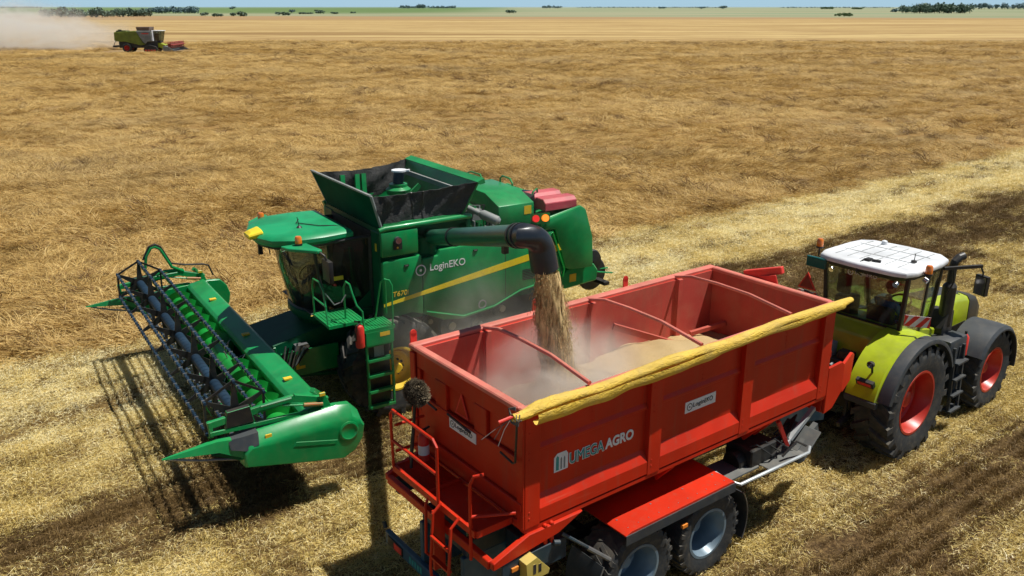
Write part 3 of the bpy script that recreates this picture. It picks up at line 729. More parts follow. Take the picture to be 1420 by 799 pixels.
# rear bumper with lamps
b = MB(); b.box(-.46, -.38, -.15, 2.66, .50, .70); b.box(-.4, .3, .72, .80, .55, 1.3); b.box(-.4, .3, 1.7, 1.78, .55, 1.3)
bp = b.build('rear_bumper', paint('blue bumper', (.012,.07,.12), .4, 0, .1), TR, bevel=.01)
for y in (2.36, .12):
    b = MB(); b.box(-.475, -.462, y-.2, y+.2, .535, .665, 1); b.box(-.482, -.476, y-.18, y+.02, .55, .65, 0); b.build('tail_lamp', [RED_D, BLACK], bp)
b = MB(); b.cyl((-.44,2.68,.72),(-.44,2.72,.80), .035, 8); b.build('marker', BLACK, bp)
M = plane_M((-.464, 1.98, .55), (0,-1,0), (0,0,1)); b = MB()
for k in range(5): b.box(k*.07, k*.07+.045, 0, .10-.012*(k % 2), 0, .003, 0, M)
b.build('bumper_mark', TEAL_D, bp)
# chock, marker lamps
b = MB(); b.prism([(-.08,1.34),(-.10,1.60),(.06,1.64),(.26,1.40),(.24,1.34)], -.16, .0, 'y'); b.box(.0,.05,-.163,-.158,1.42,1.56,1); b.box(.08,.13,-.163,-.158,1.42,1.54,1)
b.build('wheel_chock', [paint('chock yellow', (.55,.42,.08), .6, 0, .35), BLK_D], TR, bevel=.01)
for x, z in ((-.22,1.48),(2.55,1.05)):
    b = MB(); b.box(x, x+.10, -.045 if x < 0 else -.24, -.022 if x < 0 else -.2, z, z+.05); b.build('side_marker', ORANGE_D, TR)
b = MB(); b.box(4.35, 4.95, .05, .55, 1.16, 1.5); b.cyl((4.2,.3,1.25),(5.0,.3,1.25), .17, 16); b.build('air_tank', BLACK, TR, bevel=.02)
# front side tray with tube guard, hoses, red boom, landing leg
b = MB()
b.prism([(4.55,1.20),(4.55,1.22),(5.40,1.22),(5.72,1.50),(5.74,1.47),(5.42,1.20)], -.20, .42, 'y')
b.box(3.66, 4.52, .02, .5, 1.18, 1.22)
b.prism([(5.45,.95),(5.35,1.22),(5.85,1.55),(5.95,1.3),(5.6,.95)], -.05, .04, 'y')
tray = b.build('side_tray', paint('grey mesh tray', (.10,.115,.12), .6, .1, .18), TR, bevel=.008)
b = MB(); b.tube([(3.58,.1,1.40),(3.60,-.12,1.36),(3.70,-.26,1.33),(5.33,-.27,1.30),(5.45,-.2,1.33)], .026, 8); b.build('tube_guard', SILVER, tray)
b = MB()
for k in range(4): b.tube([(4.3+.2*k,.35,1.35),(4.5+.22*k,.1,1.55-.02*k),(4.75+.2*k,-.02,1.33),(5.2,.05+.08*k,1.42),(5.7,.25,1.62)], .016, 6)
b.tube([(4.9,-.1,1.3),(5.15,-.16,1.5),(5.35,-.2,1.38)], .02, 6); b.build('hose', BLACK, tray)
b = MB(); b.beam((5.2,.05,1.36),(5.95,.12,1.72), .07, .07); b.build('lift_cylinder', SILVER, tray)
b = MB(); b.beam((5.0,.1,1.78),(5.18,.02,1.34), .06, .06); b.build('stay', RED_D, TR)
# headboard flaps in front of the box
b = MB()
for s, y in ((1, .0), (-1, 2.5)):
    Y = lambda d: y+s*d
    b.prism([(6.06,1.62),(6.06,2.42),(6.42,2.44),(6.50,2.38),(6.50,1.90),(6.28,1.66)], Y(0), Y(.05), 'y')
    M = Matrix.Translation((6.50, Y(.02), 0)) @ Matrix.Rotation(R(12*s), 4, 'Z')
    b.prism([(.005,1.92),(.005,2.36),(.36,2.46),(.46,2.40),(.42,1.95),(.1,1.84)], 0, .05, 'y', 0, M)
b.box(6.06, 6.12, .06, 2.44, 1.62, 1.9)
b.build('headboard_flap', RED, TR, bevel=.01)
b = MB(); b.beam((6.12,1.80,3.52),(6.24,1.15,3.72), .10, .12); b.prism([(1.75,3.0),(1.75,3.5),(1.2,3.64),(1.08,3.3),(1.05,3.0)], 6.12, 6.16, 'x'); b.build('folded_arm', RED_D, TR, bevel=.01)

# load: heap of grain, broom, extinguisher
def grain_mat():
    m, nt, out = nodes('grain'); tc = N(nt, 'TexCoord')
    n1 = noise(nt, tc.outputs['Object'], 140, 3, .7); n2 = noise(nt, tc.outputs['Object'], 3, 4, .6)
    c = ramp(nt, n1, [(.3,(.20,.13,.05)),(.5,(.46,.325,.145)),(.72,(.66,.50,.25))])
    c = mixc(nt, maprange(nt, n2, .35, .7), c, (.46,.335,.16))
    b = N(nt, 'BsdfPrincipled'); L(nt, c, b.inputs['Base Color']); b.inputs['Roughness'].default_value = .8
    bp = N(nt, 'Bump'); bp.inputs['Strength'].default_value = .5; bp.inputs['Distance'].default_value = .01; L(nt, n1, bp.inputs['Height']); L(nt, bp.outputs[0], b.inputs['Normal'])
    L(nt, b.outputs[0], out.inputs[0]); return m
GRAIN = grain_mat()
b = MB(); rows = []; nx, ny = 90, 40
for i in range(nx+1):
    x = .08+(LEN-.16)*i/nx; row = []
    for j in range(ny+1):
        y = .14+(WID-.28)*j/ny
        z = 2.36+.56*math.exp(-((x-3.9)/1.25)**2-((y-1.15)/1.2)**2)+.40*math.exp(-((x-1.85)/.75)**2-((y-1.45)/.8)**2)-.10*math.exp(-((x-.2)/.6)**2)
        z += .018*math.sin(x*5+y*3)+.012*math.sin(x*11-y*7)+rng.normal(0,.004)
        row.append((x, y, z))
    rows.append(row)
b.grid(rows); gp = on(FT, b.build('grain_heap', GRAIN)); tag(gp, 'heap of light brown threshed grain filling the red trailer', 'grain', kind='stuff')
br = MB()
br.cyl((-.42,1.90,2.05),(-.30,1.93,3.02), .022, 8); br.cyl((-.36,2.02,2.1),(-.28,1.98,2.9), .016, 8)
br2 = MB()
br2.ball((-.32,1.86,3.10), .14, 0, .88, 1.3, 1.1, 10)
for k in range(2200):
    d = rng.normal(size=3); d /= np.linalg.norm(d); q = rng.uniform(.9, 1.12)
    c0 = (-.32+d[0]*.11, 1.86+d[1]*.17, 3.10+d[2]*.14); e = (-.32+d[0]*.145*q, 1.86+d[1]*.21*q, 3.10+d[2]*.17*q+.02)
    br2.tube([c0, (e[0]+rng.normal(0,.008), e[1]+rng.normal(0,.008), e[2]+rng.normal(0,.01))], [.006,.003], 3)
bo = thing('broom', 'bristle broom standing bristles up on the rear platform of the red trailer', 'broom'); bo.matrix_world = FT
br.build('handle', BLACK, bo); br2.build('bristles', paint('broom bristles', (.05,.034,.019), .95, 0, .45, var=.5, up=.9), bo)
def extinguisher(c, h, r, label, parent_M, band):
    t = thing('fire_extinguisher', label, 'fire extinguisher'); t.matrix_world = parent_M @ Matrix.Translation(c)
    b = MB(); b.lathe([(0.001,0),(r*.92,0),(r,.02),(r,h*.78),(r*.8,h*.88),(r*.35,h*.93),(.001,h*.93)], (0,0,0), 'z', 20, 0, False)
    b.lathe([(r*1.012,h*.22),(r*1.012,h*.55)], (0,0,0), 'z', 20, 1, False); b.build('bottle', [RED_D, band], t)
    b = MB(); b.cyl((0,0,h*.92),(0,0,h*1.05), r*.25, 10); b.beam((-.02,0,h*1.04),(.10,0,h*1.10), .02, .025); b.tube([(0,.02,h),(r*.9,.06,h*.95),(r*1.15,.05,h*.6),(r*1.1,.03,h*.3)], .012, 6); b.build('valve', BLACK, t)
    return t
extinguisher((-.16,2.0,2.04), .42, .075, 'dark red fire extinguisher standing against the trailer rear wall on its platform', FT, WHITE_D)
# ------------------------------------------------------------------ tractor
TC = thing('tractor', 'lime green tractor with white cab roof and red wheel rims, hitched to the red trailer', 'tractor'); TC.matrix_world = FK
for y, s in ((-.95, -1), (.95, 1)):
    make_wheel(TC, (0, y, 1.06), 1.07, .72, .58, RED_W, s, 20, .05, DKGREY, lugh=.065, n=52)
for y, s in ((-.98, -1), (.98, 1)):
    make_wheel(TC, (3.15, y, .83), .84, .60, .45, RED_W, s, 18, .05, RED_W, lugh=.055, n=46)
b = MB()
b.box(-.6, .7, -.36, .36, .75, 1.55); b.box(.6, 3.6, -.28, .28, .80, 1.40); b.cyl((0,-.75,1.06),(0,.75,1.06), .17, 16); b.cyl((3.15,-.8,.83),(3.15,.8,.83), .11, 14)
b.box(3.5, 4.25, -.32, .32, .7, 1.2)
b.build('chassis', BLACK, TC, bevel=.03)
# rear linkage and hydraulics
b = MB()
for y in (-.45, .45): b.beam((-.5, y, .85),(-1.25, y*1.1, .72), .08, .10); b.beam((-.45, y*.8, 1.5),(-.95, y, 1.35), .07, .09); b.beam((-.92, y, 1.35),(-.98, y, .80), .05, .05)
b.beam((-.55,0,.55),(-1.35,0,.52), .12, .06); b.box(-.85,-.55,-.35,.35,1.2,1.75)
b.build('hitch', BLACK, TC, bevel=.01)
b = MB()
for k in range(8): b.cyl((-.86,-.30+.085*k,1.62+.05*(k%2)),(-.96,-.30+.085*k,1.60+.05*(k%2)), .026, 8, k%2)
for k in range(5): b.tube([(-.95,-.25+.12*k,1.62),(-1.2,-.2+.1*k,1.68-.03*k),(-1.55,-.08+.04*k,1.45),(-2.0,-.05+.03*k,1.35)], .014, 6)
b.box(-.80,-.62,.05,.32,1.75,2.0,1); b.box(-.78,-.6,-.32,-.06,1.76,1.9)
b.build('hydraulic_coupling', [BLACK, GREY], TC)
# cab: lower body
b = MB()
b.prism([(-.05,1.5),(-.05,2.26),(.05,2.31),(1.45,2.0),(1.45,1.35),(.6,1.25)], -.74, .74, 'y')
b.prism([(-.50,1.72),(-.34,2.12),(-.03,2.27),(-.03,1.72)], -.62, .62, 'y')
b.build('cab_body', LIME, TC, bevel=.03)
# fenders
def arc_fender(cx, cz, r, a0, a1, yi, yo, thick, n=20, drop=0.):
    rings = []
    for k in range(n+1):
        a = R(a0+(a1-a0)*k/n)
        ca, sa = math.cos(a), math.sin(a)
        P = lambda rr, y: (cx+rr*ca, y, cz+rr*sa)
        rings.append([P(r-thick, yi), P(r, yi), P(r+drop*.3, yi+(yo-yi)*.6), P(r-.01, yi+(yo-yi)*.93), P(r-.05-drop, yo), P(r-.05-thick-drop, yo)])
    return rings
for s in (-1, 1):
    b = MB(); b.loft(arc_fender(0, 1.06, 1.24, 38, 166, s*.52, s*1.10, .03)); b.build('fender', LIME, TC, sharp=30)
    b = MB(); b.loft(arc_fender(0, 1.06, 1.215, 22, 165, s*1.105, s*1.33, .035, 22, .0)); b.build('fender_flare', DKGREY, TC, sharp=30)
    b = MB()   # back face of the fender with lamp pods
    b.prism([(-1.20,1.22),(-1.215,1.35),(-1.12,1.35),(-1.1,1.22)], min(s*.5,s*1.1), max(s*.5,s*1.1), 'y'); b.build('fender_back', DKGREY, TC, bevel=.02)
    b = MB(); M = Matrix.Translation((-1.135, s*.84, 1.66)) @ Matrix.Rotation(R(-28), 4, 'Y')
    b.box(-.06,.02,-.16,.16,-.07,.05,0,M); b.box(-.065,-.055,-.13,.13,-.05,.03,1,M); b.build('tail_lamp', [BLACK, RED_D], TC, bevel=.01)
    b = MB(); b.cyl((-1.0,s*.86,1.80),(-1.03,s*.86,1.92), .02, 8); b.lathe([(.001,-.07),(.055,-.065),(.065,-.05),(.06,.0),(.03,.05),(.001,.055)], (-1.06,s*.86,1.97), 'x', 16, 0, False); b.lathe([(.001,-.074),(.05,-.071),(.001,-.0705)], (-1.06,s*.86,1.97), 'x', 16, 1); b.build('work_lamp', [BLACK, CHROME], TC)
    b = MB(); b.loft(arc_fender(3.15, .83, .96, -8, 150, s*.66, s*1.34, .03, 22, .02)); b.build('front_mudguard', DKGREY, TC, sharp=30)
# bonnet
def bon(x, hw, zt, zb, r=.12):
    return [(x,-hw,zb),(x,-hw*1.02,(zb+zt)/2),(x,-hw,zt-r),(x,-hw*.86,zt-.03),(x,-hw*.5,zt),(x,hw*.5,zt),(x,hw*.86,zt-.03),(x,hw,zt-r),(x,hw*1.02,(zb+zt)/2),(x,hw,zb)]
b = MB(); b.loft([bon(1.44,.46,2.32,1.35), bon(2.2,.46,2.30,1.3), bon(3.0,.45,2.22,1.22), bon(3.55,.43,2.12,1.2)]); bn = b.build('bonnet', LIME, TC, sharp=50)
b = MB(); b.loft([bon(3.56,.44,2.13,1.0), bon(4.0,.42,2.02,1.0), bon(4.28,.36,1.84,1.02), bon(4.36,.30,1.6,1.05)]); b.build('front_grille', BLACK, bn, sharp=50)
for s in (-1, 1):
    b = MB()
    for k in range(9): b.beam((1.85+.075*k, s*.472, 1.75),(1.98+.075*k, s*.470, 2.18), .03, .012)
    b.build('bonnet_vent', BLACK, bn)
b = MB(); b.box(2.2,3.4,-.475,-.468,1.40,1.62); b.box(2.2,3.4,.468,.475,1.40,1.62); b.build('side_grille', BLACK, bn)
b = MB(); b.loft([bon(1.9,.30,2.34,2.29), bon(3.4,.28,2.20,2.10)]); b.build('bonnet_spine', DKGREY, bn)
# exhaust and air intake
b = MB(); b.tube([(1.68,-.60,1.75),(1.70,-.66,1.95),(1.72,-.74,2.05),(1.72,-.76,2.15)], .10, 12); b.cyl((1.72,-.76,2.0),(1.72,-.76,2.80), .125, 18); b.cyl((1.72,-.76,2.80),(1.72,-.76,2.86), .125, 18, 0, .08)
b.tube([(1.72,-.76,2.82),(1.72,-.76,3.18),(1.74,-.77,3.27),(1.82,-.80,3.34),(1.92,-.84,3.37)], .075, 14)
b.prism([(1.46,1.5),(1.46,2.0),(1.66,2.3),(1.86,2.3),(1.9,1.5)], -.86, -.5, 'y'); b.build('exhaust', BLACK, TC, bevel=.008)
# steps, tank, toolbox, on both sides
for s in (-1, 1):
    Y = lambda a, c: (min(s*a, s*c), max(s*a, s*c))
    b = MB(); b.box(.95, 2.05, *Y(.42,.92), .72, 1.45); b.box(1.25, 1.95, *Y(.62,1.16), 1.35, 1.88); b.build('fuel_tank', DKGREY, TC, bevel=.05, seg=2)
    b = MB()
    for x in (1.35, 1.72): b.beam((x, s*1.20, 1.75),(x+.06, s*1.24, .42), .05, .05)
    for z in (.45, .78, 1.11, 1.44): b.beam((1.36, s*1.22, z),(1.78, s*1.22, z), .18, .035)
    b.box(1.62,1.80,*Y(1.0,1.18),.75,1.7); b.build('step', DKGREY, TC)
b = MB(); b.lathe([(.001,0),(.07,0),(.07,.36),(.03,.42),(.001,.42)], (2.02,-1.08,1.42), 'z', 14, 0, False); b.cyl((2.02,-1.08,1.84),(2.02,-1.08,1.9), .025, 8, 1); b.build('red_bottle', [RED_D, BLACK], TC)
# cab frame
ZR = 3.30
b = MB()
rear, mid, front = .0, .62, 1.30
for s in (-1, 1):
    b.beam((rear+.02, s*.73, 2.24),(rear-.06, s*.80, ZR), .07, .08)
    b.beam((mid, s*.79, 2.15),(mid+.02, s*.83, ZR), .06, .06)
    b.beam((front+.12, s*.60, 1.98),(front, s*.74, ZR), .07, .07)
    b.beam((rear, s*.74, 2.26),(front+.1, s*.62, 2.02), .05, .06)
b.beam((rear+.02,-.73,2.27),(rear+.02,.73,2.27), .06, .07); b.beam((front+.12,-.6,2.0),(front+.12,.6,2.0), .06, .06)
b.build('cab_frame', BLACK, TC, bevel=.01)
b = MB(); b.grid([[(rear-.01,-.70,2.30),(rear-.01,.70,2.30)],[(rear-.08,-.76,ZR-.03),(rear-.08,.76,ZR-.03)]]); b.build('rear_window', GLASS_T, TC)
for s in (-1, 1):
    b = MB(); b.grid([[(rear+.05, s*.75, 2.30),(mid-.03, s*.80, 2.17)],[(rear-.02, s*.81, ZR-.02),(mid-.02, s*.84, ZR-.02)]]); b.build('side_window', GLASS_T, TC)
    b = MB(); b.grid([[(mid+.03, s*.80, 2.17),(front+.08, s*.64, 2.05)],[(mid+.04, s*.84, ZR-.02),(front-.03, s*.76, ZR-.02)]]); b.build('door', GLASS_T, TC)
b = MB(); b.grid([[(front+.14,-.58,2.03),(front+.16,0,2.03),(front+.14,.58,2.03)],[(front+.02,-.71,ZR-.02),(front+.07,0,ZR-.02),(front+.02,.71,ZR-.02)]]); b.build('windscreen', GLASS_T, TC)
# roof: black under-frame, white shell with ribs
def roof_ring(z, e, k=0):
    pts = [(-.30,-.66),(-.22,-.86),(.02,-.95),(.9,-.95),(1.22,-.90),(1.40,-.70),(1.46,0),(1.40,.70),(1.22,.90),(.9,.95),(.02,.95),(-.22,.86),(-.30,.66),(-.34,0)]
    cx = .56; return [(cx+(x-cx)*(1-e), y*.96*(1-e), z) for x, y in pts]
b = MB(); b.loft([roof_ring(3.27,.06), roof_ring(3.345,.02)]); b.build('roof_frame', BLACK, TC, sharp=40)
b = MB(); b.loft([roof_ring(3.346,.0), roof_ring(3.395,-.012), roof_ring(3.43,.0), roof_ring(3.452,.035), roof_ring(3.462,.10), roof_ring(3.466,.20), roof_ring(3.468,.9)])
rf = b.build('roof', WHITE, TC, sharp=40)
b = MB()
for y in (-.60,-.36,-.12,.12,.36,.60): b.box(-.10, .28, y-.007, y+.007, 3.465, 3.4705); b.box(.40, .84, y-.007, y+.007, 3.466, 3.4715); b.box(.95, 1.22, y-.007, y+.007, 3.465, 3.4705)
for x in (.34, .90): b.box(x-.008, x+.008, -.68, .68, 3.466, 3.473)
b.build('roof_seam', GREY, rf)
b = MB(); b.box(-.16,-.04,-.10,.0,3.468,3.51); b.cyl((-.1,-.12,3.49),(-.06,-.26,3.49), .025, 8); b.tube([(-.14,.0,3.5),(-.28,.03,3.44),(-.36,.02,3.3),(-.20,.0,3.2)], .014, 6); b.build('roof_camera', BLACK, TC)
b = MB(); b.cyl((.42,-.62,3.46),(.42,-.62,3.50), .05, 10); b.tube([(.42,-.62,3.5),(.44,-.62,3.62)], .008, 5); b.build('antenna', BLACK, TC)
b = MB(); b.lathe([(.001,0),(.06,0),(.05,.06),(.001,.08)], (1.18,.35,3.47), 'z', 14, 0, False); b.build('receiver', WHITE, TC)
for (x, y, z0) in ((.22,-1.0,3.36),(-.12,.93,3.50)):
    b = MB(); b.tube([(x, y+.1*(-1 if y > 0 else 1), 3.32),(x, y, 3.34),(x, y, z0+.02)], .016, 6, 1); b.cyl((x,y,z0),(x,y,z0+.03), .07, 14, 1); b.lathe([(.001,.15),(.045,.145),(.062,.11),(.062,.0)], (x,y,z0+.03), 'z', 14, 0, False); b.build('beacon', [BEACON, BLACK], TC)
b = MB(); b.box(-.32,-.26,.66,1.06,3.16,3.36); b.build('roof_lamp', GREENLENS, TC, bevel=.01)
for p, q in (((-.31,-.72,3.24),(-.36,-.72,3.22)),((-.33,.5,3.24),(-.38,.5,3.22)),((.3,-.9,3.25),(.3,-.97,3.22))):
    b = MB(); b.cyl(p, q, .05, 12); b.build('work_lamp', CHROME, TC)
# warning boards
def board(c, wd, hh, M0, name='warning_board'):
    b = MB(); b.box(0, wd, 0, hh, -.008, 0, 0, M0)
    st = hh*.62; k = -1
    while k*st*1.5 < wd:
        x0 = k*st*1.5; poly = [(x0,0),(x0+st*.75,0),(x0+st*.75+hh*.8,hh),(x0+hh*.8,hh)]
        poly = [(min(max(x,0),wd), y) for x, y in poly]
        if poly[1][0]-poly[0][0] > .005 or poly[2][0]-poly[3][0] > .005: b.prism(poly, .0, .003, 'z', 1, M0)
        k += 1
    return b.build(name, [WHITE_D, RED_D], TC)
board(None, .42, .20, plane_M((-.12,-.86,2.46), (0.5,-.86,0), (0,0,1)))
board(None, .40, .20, plane_M((-.12,1.28,2.40), (0,-1,0), (0,0,1)))
b = MB(); b.prism([(1.10,2.98),(1.29,2.64),(.89,2.64)], -.14, -.12, 'x'); b.prism([(1.10,2.92),(1.24,2.67),(.94,2.67)], -.145, -.1405, 'x', 1); b.beam((-.11,.85,2.55),(-.11,1.15,2.6), .03, .03, 2); b.build('slow_triangle', [RED_D, paint('dark red border', (.25,.012,.01), .5, 0, .1), BLACK], TC)
# mirrors
for s in (-1, 1):
    b = MB(); b.beam((1.30,s*.78,3.22),(1.95,s*1.18,3.24), .05, .06); b.tube([(1.95,s*1.15,3.24),(2.0,s*1.20,3.1),(2.0,s*1.20,3.0)], .018, 6); b.tube([(1.5,s*.86,3.22),(1.52,s*.9,2.95),(1.45,s*.85,2.7)], .018, 6)
    M = Matrix.Translation((2.0, s*1.20, 2.86)) @ Matrix.Rotation(R(18*s), 4, 'Z')
    b.box(-.03,.05,-.13,.13,-.19,.19,0,M); b.box(-.036,-.0305,-.11,.11,-.17,.17,1,M); b.build('mirror', [BLACK, CHROME], TC, bevel=.008)
writing('LoginEKO', .42, plane_M((-.088,.18,3.14), (0,-1,0), (.06,0,1)), WHITE_D, TC, 'window_lettering', .075)
logo_ring(TC, plane_M((-.09,.27,3.175), (0,-1,0), (.06,0,1)), .055, WHITE_D)
# inside
b = MB(); b.prism([(.22,2.0),(.70,2.0),(.72,2.12),(.38,2.15),(.28,2.58),(.18,2.58),(.18,2.1)], -.50, .02, 'y'); b.build('seat', BLACK, TC, bevel=.04)
b = MB(); b.tube([(1.15,-.2,1.95),(1.02,-.2,2.45)], .05, 10); b.lathe([(.19,.0),(.215,.0),(.215,.03),(.19,.03)], (0,0,0), 'z', 24)
n0 = len(b.v); 
Ms = Matrix.Translation((1.0,-.2,2.48)) @ Matrix.Rotation(R(-25), 4, 'Y')
b.v = b.v[:20]+[tuple(Ms @ Vector(p)) for p in b.v[20:]]; b.build('steering_wheel', BLACK, TC)
b = MB(); b.box(.3,.9,-.70,-.54,2.0,2.30); b.build('armrest_console', DKGREY, TC, bevel=.03)
b = MB(); b.box(.10,.45,.28,.64,2.05,2.62); b.build('passenger_seat', BLACK, TC, bevel=.05, seg=2)
b = MB(); b.box(.08,.2,.35,.62,2.66,3.05); b.build('jacket', paint('dark fabric', (.02,.02,.022), .9, 0, .05), TC, bevel=.05, seg=2)

# ------------------------------------------------------------------ driver
SKIN = paint('skin', (.42,.20,.13), .55, 0, .0, 0, .1, 12, 0); SHIRT = paint('blue shirt', (.05,.14,.36), .85, 0, .05, 0, .25, 14, .05); JEANS = paint('dark trousers', (.03,.035,.06), .9, 0, .1); HAIR = paint('dark hair', (.02,.015,.012), .7, 0, 0)
def skin_body(name, verts, edges, radii, mats, mat_of, parent, levels=2):
    me = bpy.data.meshes.new(name); me.from_pydata(verts, edges, [])
    o = bpy.data.objects.new(name, me); COL.objects.link(o)
    sk = o.modifiers.new('skin', 'SKIN'); sk.use_smooth_shade = True
    for i, r_ in enumerate(radii):
        me.skin_vertices[0].data[i].radius = (r_, r_) if not isinstance(r_, tuple) else r_
    me.skin_vertices[0].data[0].use_root = True
    o.modifiers.new('sub', 'SUBSURF').levels = levels; o.modifiers['sub'].render_levels = levels
    bpy.context.view_layer.update()
    m2 = bpy.data.meshes.new_from_object(o.evaluated_get(bpy.context.evaluated_depsgraph_get()))
    bpy.data.objects.remove(o); bpy.data.meshes.remove(me); m2.name = name
    m2.materials.clear()
    for mt in mats: m2.materials.append(mt)
    for p in m2.polygons: p.material_index = mat_of(p.center); p.use_smooth = True
    o = bpy.data.objects.new(name, m2); COL.objects.link(o); o.parent = parent; return o
def seated_driver(M):
    t = thing('person', 'driver in a blue shirt and cap sitting inside the lime green tractor cab', 'person'); t.matrix_world = M
    V = [(0,0,.12),(-.03,0,.34),(-.04,0,.52),(-.01,0,.62),(.03,0,.70),   # pelvis, waist, chest, neck base, neck
         (-.03,-.19,.54),(.10,-.27,.32),(.34,-.20,.34),(.42,-.17,.36),      # right arm
         (-.03,.19,.54),(.12,.27,.33),(.36,.20,.36),(.44,.16,.38),          # left arm
         (.10,-.10,.10),(.46,-.14,.12),(.52,-.14,-.30),(.62,-.14,-.34),
         (.10,.10,.10),(.46,.14,.12),(.54,.14,-.28),(.64,.14,-.33)]
    E_ = [(0,1),(1,2),(2,3),(3,4),(2,5),(5,6),(6,7),(7,8),(2,9),(9,10),(10,11),(11,12),(0,13),(13,14),(14,15),(15,16),(0,17),(17,18),(18,19),(19,20)]
    rad = [(.15,.13),(.14,.12),(.17,.12),.075,.055,.075,.052,.04,.035,.075,.052,.04,.035,.09,.07,.05,.04,.09,.07,.05,.04]
    def mo(c):
        if c.z > .60: return 1
        if c.x > .20 and c.z > .25: return 1
        if c.z < .17: return 2
        return 0
    body = skin_body('body', V, E_, rad, [SHIRT, SKIN, JEANS], mo, t)
    b = MB(); b.ball((.05,0,.82), .105, 0, 1.02, .80, 1.18, 10); b.add([(.145,-.018,.80),(.145,.018,.80),(.178,0,.785),(.148,0,.835)], [(0,2,3),(1,3,2),(0,1,2)], 0)
    for s in (-1, 1): b.ball((.135, s*.032, .835), .012, 1, n=5); b.ball((.045, s*.088, .81), .028, 0, .6, .35, 1, 6)
    b.box(.143,.15,-.025,.025,.758,.764,2); b.build('head', [SKIN, BLK_D, RED_D], t, sharp=60)
    b = MB(); b.ball((.035,0,.855), .112, 0, 1.02, .84, 1.0, 10)
    b.v = [(x, y, max(z, .845+.02*(x < 0)-.05*(x < 0))) for x, y, z in b.v]; b.box(.12,.22,-.07,.07,.865,.875); b.build('cap', HAIR, t)
    for s in (-1, 1):
        b = MB(); x0, y0, z0 = .43, s*.165, .37
        b.ball((x0+.03, y0, z0), .045, 0, 1.1, .55, .9, 6)
        for k, l in enumerate((.055,.065,.062,.05)): b.tube([(x0+.06, y0-s*.0, z0+.03-.02*k),(x0+.06+l*.6, y0-s*.01, z0+.035-.02*k),(x0+.06+l*.5, y0-s*.035, z0+.02-.02*k)], [.010,.009,.007], 6)
        b.tube([(x0+.02, y0-s*.02, z0+.03),(x0+.05, y0-s*.05, z0+.045),(x0+.075, y0-s*.055, z0+.03)], [.012,.010,.008], 6)
        b.build('hand', SKIN, t)
    return t
seated_driver(FK @ Matrix.Translation((.46,-.24,2.06)) @ Matrix.Rotation(R(-12), 4, 'Z'))
# ------------------------------------------------------------------ green combine harvester (x forward, y to its left = towards us)
CH = thing('combine_harvester', 'large green combine harvester with raised header, unloading grain into the red trailer', 'harvester'); CH.matrix_world = FC
for y, s in ((1.36, 1), (-1.36, -1)): make_wheel(CH, (0, y, 1.02), 1.03, .74, .43, YELLOW, s, 22, -.16, BLACK, lugh=.055, n=48)
for y, s in ((1.30, 1), (-1.30, -1)): make_wheel(CH, (-3.55, y, .66), .68, .52, .34, YELLOW, s, 18, .02, BLACK, lugh=.04, n=36)
b = MB(); b.box(-4.1, .35, -.92, .92, .95, 2.3); b.cyl((0,-1.2,1.02),(0,1.2,1.02), .2, 16); b.cyl((-3.55,-1.2,.66),(-3.55,1.2,.66), .13, 12); b.box(-3.75,-3.3,-.6,.6,.6,1.0)
b.prism([(-4.1,1.2),(-2.2,.75),(-.9,.75),(-.9,1.3),(-4.1,1.6)], -.85, .85, 'y')
b.build('chassis', BLACK, CH, bevel=.03)
# machinery seen under the side panel
for s in (-1, 1):
    b = MB(); Y = lambda d: s*(1.05+d)
    for (x, z, r) in ((-1.5,1.45,.26),(-2.2,1.35,.18),(-2.75,1.6,.22),(-1.0,1.65,.15)):
        b.cyl((x, Y(0), z),(x, Y(.10), z), r, 20); b.cyl((x, Y(.1), z),(x, Y(.14), z), r*.35, 10, 1)
    b.box(-2.6,-1.9,min(Y(0),Y(.2)),max(Y(0),Y(.2)),1.75,1.95); b.tube([(-1.5,Y(.05),1.72),(-2.2,Y(.05),1.54),(-2.75,Y(.05),1.83)], .02, 6)
    b.build('drive_pulley', [BLACK, STEEL], CH)
